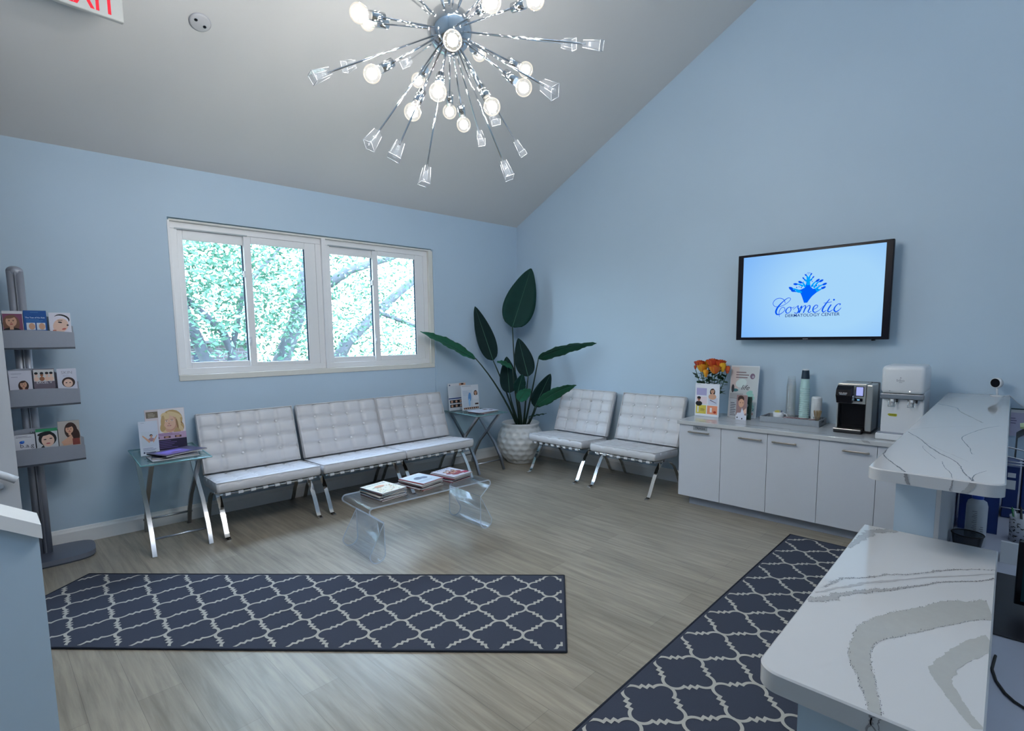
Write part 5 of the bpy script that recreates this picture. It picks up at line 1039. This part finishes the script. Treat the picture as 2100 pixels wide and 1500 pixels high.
# far end of the staff desk: wall notice, wire rack with binders, clear blue bin
nt = B().bb(paper, -.010, -.004, -5.80, -5.437, .92, 1.135, .001).bb(P('notice_rail', (.02, .05, .06), .4), -.014, -.004, -5.80, -5.437, 1.135, 1.143); cN = Card(nt, Matrix(((0, 0, -1, -.0102), (-1, 0, 0, -5.56), (0, 1, 0, .92), (0, 0, 0, 1))), .24, .215)
cN.rect(P('notice_lilac', (.48, .46, .62), .5), .0, .0, 1, .88); cN.text(ink(60, 50, 90), '2', .44, .40, h=.22, bold=True); cN.lines(ink(100, 90, 130), .0, .68, .16, 3, .09, .3); cN.lines(ink(120, 110, 150), .3, .2, .9, 2, .07, .3)
tag(nt.build('wall_notice'), 'lilac notice with a number 2 on the wall beyond the counter', 'notice')
wr = thing('wire_rack', 'wire file rack holding blue binders beside the raised counter', 'rack', (-1.75, -5.435, ZD))
for x in (-.16, .16):
    B().tube(satin, [(x, .165, 0), (x, .165, .30), (x, .0, .34), (x, -.21, .30), (x, -.21, 0)], .004, 6).build('wire_side', wr)
for (y, z) in ((.165, .05), (.165, .20), (-.21, .05), (-.21, .2)): B().tube(satin, [(-.16, y, z), (.16, y, z)], .0035, 6).build('wire_bar', wr)
bn = P('navy_binder', (.012, .035, .16), .4, noise=.1)
for (y, z) in ((.0, .06), (.0, .30), (.0, .315)): B().tube(satin, [(-.166, .165, z), (-.166, -.21, z)], .0035, 6).build('wire_bar', wr)
for i, lab in enumerate(('navy binder in the wire rack nearest the desk wall', 'navy binder second from the desk wall in the wire rack', 'navy binder in the middle of the wire rack', 'navy binder fourth from the desk wall in the wire rack', 'navy binder in the wire rack farthest from the desk wall')):
    y = .125-.072*i; o = B().bb(bn, -.15, .13, -.030, .030, 0, .285, .004).bb(paper, -.1512, -.150, -.018, .018, .16, .21).bb(paper, -.1512, -.150, -.016, .016, .225, .25).build('binder'); o.location = (-1.75, -5.435+y, ZD+.001); tag(o, lab, 'binder', 'binders in the wire rack')
fm = thing('magazine_file', 'curved dark grey folder holder above the blue binders', 'file holder', (-1.15, -5.62, ZD)); fm.scale = (1, 1, 1.1)
B().strip(P('file_grey', (.12, .14, .16), .4, .2), [(.15, .0), (.15, .32), (.10, .36), (.0, .34), (-.08, .26), (-.14, .12)], .006, -.12, .12, 'x', M=Matrix.Rotation(0, 4, 'Z')).build('holder_body', fm)
o = B().strip(P('green_paper', (.50, .60, .34), .6), [(.14, .375), (.08, .385), (.0, .365), (-.07, .29)], .010, -.10, .10, 'x').build('papers'); o.parent = fm
bb_ = thing('storage_bin', 'translucent blue bin beneath the raised counter', 'bin', (-2.17, -5.340, ZD)); bb_.scale = (.45, 1.0, .80); bmat = clear('blue_plastic', (.30, .45, .80), 1.4, .06, .1, .45, (.03, .08, .30))
B().bb(bmat, -.20, .20, -.075, .075, 0, .006).bb(bmat, -.20, -.196, -.075, .075, .006, .30).bb(bmat, .196, .20, -.075, .075, .006, .30).bb(bmat, -.196, .196, -.075, -.071, .006, .30).bb(bmat, -.196, .196, .071, .075, .006, .30).build('bin_body', bb_); B().tube(wire, [(-.205, -.08, .30), (.205, -.08, .30), (.205, .08, .30), (-.205, .08, .30)], .006, 6, closed=True).build('rim', bb_)

# ------------------------------------------------------------------ ceiling: chandelier, sprinkler cover, exit sign, added fill light behind the camera
CC = Vector((-3.942, -3.271, 3.293)); ch = thing('chandelier', 'starburst chrome chandelier with round bulbs and crystal tips hanging from the ceiling', 'chandelier', CC)
zc = ceil_z(CC.x, CC.y)-CC.z
B().sph(chrome, (0, 0, 0), .113, 40, 24).build('hub', ch); B().cyl(chrome, (0, 0, .10), (0, 0, zc-.03), .008).build('stem', ch); B().cyl(chrome, (0, 0, zc-.06), (0, 0, zc+.03), .07, .07, 28).build('canopy', ch)
CR = [(-.844, .154, -.514), (-.187, .981, .059), (.308, .922, .235), (-.567, .068, -.821), (-.463, -.027, -.886), (-.22, .016, -.975), (.768, .541, -.344), (.194, -.324, -.926), (.849, .163, -.503), (.07, -.795, -.602), (.386, -.88, -.277), (.951, -.256, .174), (.864, .47, -.181)]
BL = [(-.975, .075, -.211), (-.392, .879, .27), (-.768, .229, -.598), (.303, .951, -.061), (-.436, -.335, -.835), (-.441, .058, -.896), (.571, .715, -.403), (.615, .516, -.596), (.088, -.505, -.859), (.844, .473, .252), (.988, -.133, -.083), (.368, -.668, -.647), (-.521, -.658, -.545), (-.301, -.918, -.258), (.193, -.98, -.054)]
UPB = [(-.55, -.2, .81), (.3, .45, .84), (.55, -.45, .70), (-.2, .65, .73), (.05, -.62, .78), (-.75, .3, .58)]
UPC = [(-.7, -.5, .5), (.75, .1, .65), (.1, .75, .65), (-.25, .1, .96), (.35, -.1, .93), (-.45, .55, .70), (.5, -.75, .42), (-.12, -.4, .91)]
bulb_shell = bpy.data.materials.new('bulb_glass'); bulb_shell.use_nodes = True; q = bulb_shell.node_tree; q.nodes.clear(); qo = q.nodes.new('ShaderNodeOutputMaterial'); qe = q.nodes.new('ShaderNodeEmission'); qt = q.nodes.new('ShaderNodeBsdfTransparent'); qm = q.nodes.new('ShaderNodeMixShader'); lw = q.nodes.new('ShaderNodeLayerWeight'); lw.inputs[0].default_value = .12
qg2 = q.nodes.new('ShaderNodeBsdfGlossy'); qg2.inputs['Roughness'].default_value = .05; qa = q.nodes.new('ShaderNodeAddShader'); qe.inputs[0].default_value = (1, .93, .80, 1); qe.inputs[1].default_value = .20
q.links.new(lw.outputs[0], qm.inputs[0]); q.links.new(qt.outputs[0], qm.inputs[1]); q.links.new(qg2.outputs[0], qm.inputs[2]); q.links.new(qm.outputs[0], qa.inputs[0]); q.links.new(qe.outputs[0], qa.inputs[1]); q.links.new(qa.outputs[0], qo.inputs[0])
core = emis('bulb_core', (1.0, .975, .92), BULB)
rodm = chrome
# prototypes along +Z
rodB = B().cyl(rodm, (0, 0, .10), (0, 0, .385), .0048, seg=8); rb0 = rodB.build('bulb_arm', ch)
sk0 = B().cyl(chrome, (0, 0, .375), (0, 0, .445), .021, .021, 16).build('socket', rb0)
bu0 = B().sph(bulb_shell, (0, 0, .500), .0415, 20, 14).cyl(bulb_shell, (0, 0, .44), (0, 0, .47), .016, .022, 14, False).build('bulb', rb0); fl0 = B().sph(core, (0, 0, .500), .024, 10, 8).build('glow', rb0)
rc0 = B().cyl(rodm, (0, 0, .10), (0, 0, .722), .0042, seg=8).build('crystal_arm', ch)
b = B(); n, v = b.st(); a_, c_ = .019, .029
lo = [b.bm.verts.new((x*a_, y*a_*.75, .715)) for x, y in ((-1, -1), (1, -1), (1, 1), (-1, 1))]; hi = [b.bm.verts.new((x*c_, y*c_*.75, .800)) for x, y in ((-1, -1), (1, -1), (1, 1), (-1, 1))]
b.bm.faces.new(lo[::-1]); b.bm.faces.new(hi)
for i in range(4): b.bm.faces.new((lo[i], lo[(i+1) % 4], hi[(i+1) % 4], hi[i]))
b._fin(n, lucite); lt_e = P('crystal_edge', (.80, .83, .88), .15, spec=.9)
for i in range(4): b.tube(lt_e, [(hi_x*c_, hi_y*c_*.75, .800) for hi_x, hi_y in (((-1, -1), (1, -1), (1, 1), (-1, 1))[i], ((-1, -1), (1, -1), (1, 1), (-1, 1))[(i+1) % 4])], .0014, 4)
for x, y in ((-1, -1), (1, -1), (1, 1), (-1, 1)): b.tube(lt_e, [(x*a_, y*a_*.75, .715), (x*c_, y*c_*.75, .800)], .0009, 4)
b.cyl(lucite, (0, 0, .735), (0, 0, .79), .010, .014, 6); cx0 = b.build('crystal', rc0)
firstB = firstC = True
for k_, d_ in enumerate(BL+UPB):
    o = rb0 if firstB else dup(rb0, ch); firstB = False; o.rotation_mode = 'QUATERNION'; o.rotation_quaternion = Vector(d_).normalized().to_track_quat('Z', 'Y')
for k_, d_ in enumerate(CR+UPC):
    o = rc0 if firstC else dup(rc0, ch); firstC = False; o.rotation_mode = 'QUATERNION'; o.rotation_quaternion = Vector(d_).normalized().to_track_quat('Z', 'Y') @ Matrix.Rotation(k_*1.3, 3, 'Z').to_quaternion()
SL = math.atan(KS); nrm = Vector((-KS*sin(WR)*-1*0, 0, 0))
# sprinkler cover on the sloping ceiling
cn = Vector((KS*sin(WR), -KS*cos(WR), -1)); cn = Vector((-KS*sin(WR), KS*cos(WR), -1)); g1 = Vector((ceil_z(1, 0)-ceil_z(0, 0), ceil_z(0, 1)-ceil_z(0, 0), -1)).normalized()
smk = B().lathe(P('ceiling_disc', (.60, .60, .62), .45), [(0, .014), (.058, .014), (.066, .010), (.070, 0)], seg=32).lathe(P('disc_rim', (.48, .48, .52), .5), [(.070, 0), (.072, .003), (.068, .008)], seg=32)
for x in (-.034, .034): smk.lathe(gloss_black, [(0, .0155), (.010, .0155), (.011, .0138)], c=(x, 0, 0), seg=12); smk.lathe(chrome, [(.011, .0138), (.013, .0150), (.0135, .0138)], c=(x, 0, 0), seg=12)
o = smk.build('ceiling_plate'); o.location = (-4.401, -1.013, ceil_z(-4.401, -1.013)-.0005); o.rotation_euler = (g1.to_track_quat('Z', 'X').to_matrix() @ Matrix.Rotation(radians(62), 3, 'Z')).to_euler(); tag(o, 'round white cover plate with two holes on the sloping ceiling', 'ceiling plate')
# exit sign
ex = thing('exit_sign', 'white EXIT sign with red letters under the ceiling at the top left', 'sign', (-5.054, -1.07, 3.836))
b = B().bb(P('sign_white', (.60, .60, .58), .45), -.181, .181, -.002, .034, 0, .235, .008, 3); b.build('sign_body', ex)
b = B(); add_text(b, P('exit_red', (.75, .01, .03), .5, emit=(.9, .01, .03), estr=.35), 'EXIT', Matrix(((1, 0, 0, .006), (0, 0, -1, -.0026), (0, 1, 0, .108), (0, 0, 0, 1))), w=.285, h=.172, bold=True); b.build('lettering', ex)
B().bb(white_pl, -.05, .05, .004, .028, .23, .275, .003).build('ceiling_mount', ex)
# unseen glowing panels added on the ceiling behind the camera as fill light
for k_, (x, y, nm) in enumerate(((-6.9, -6.4, 'left'), (-4.6, -6.6, 'middle'), (-2.2, -6.6, 'right'))):
    z = ceil_z(x, y); Mx = g1.to_track_quat('Z', 'X').to_matrix().to_4x4(); lt = thing('fill_panel', 'unseen fill light panel added on the ceiling behind the camera, %s one of three' % nm, 'light', (x, y, z-.001), 0, 'added fill light panels'); lt.rotation_euler = g1.to_track_quat('Z', 'X').to_euler()
    B().bb(white_trim, -.32, .32, -.32, .32, 0, .03, .004).build('frame', lt); B().bb(emis('fill_glow', (.86, .93, 1.0), REAR_FILL), -.28, .28, -.28, .28, .031, .034).build('glow_face', lt)
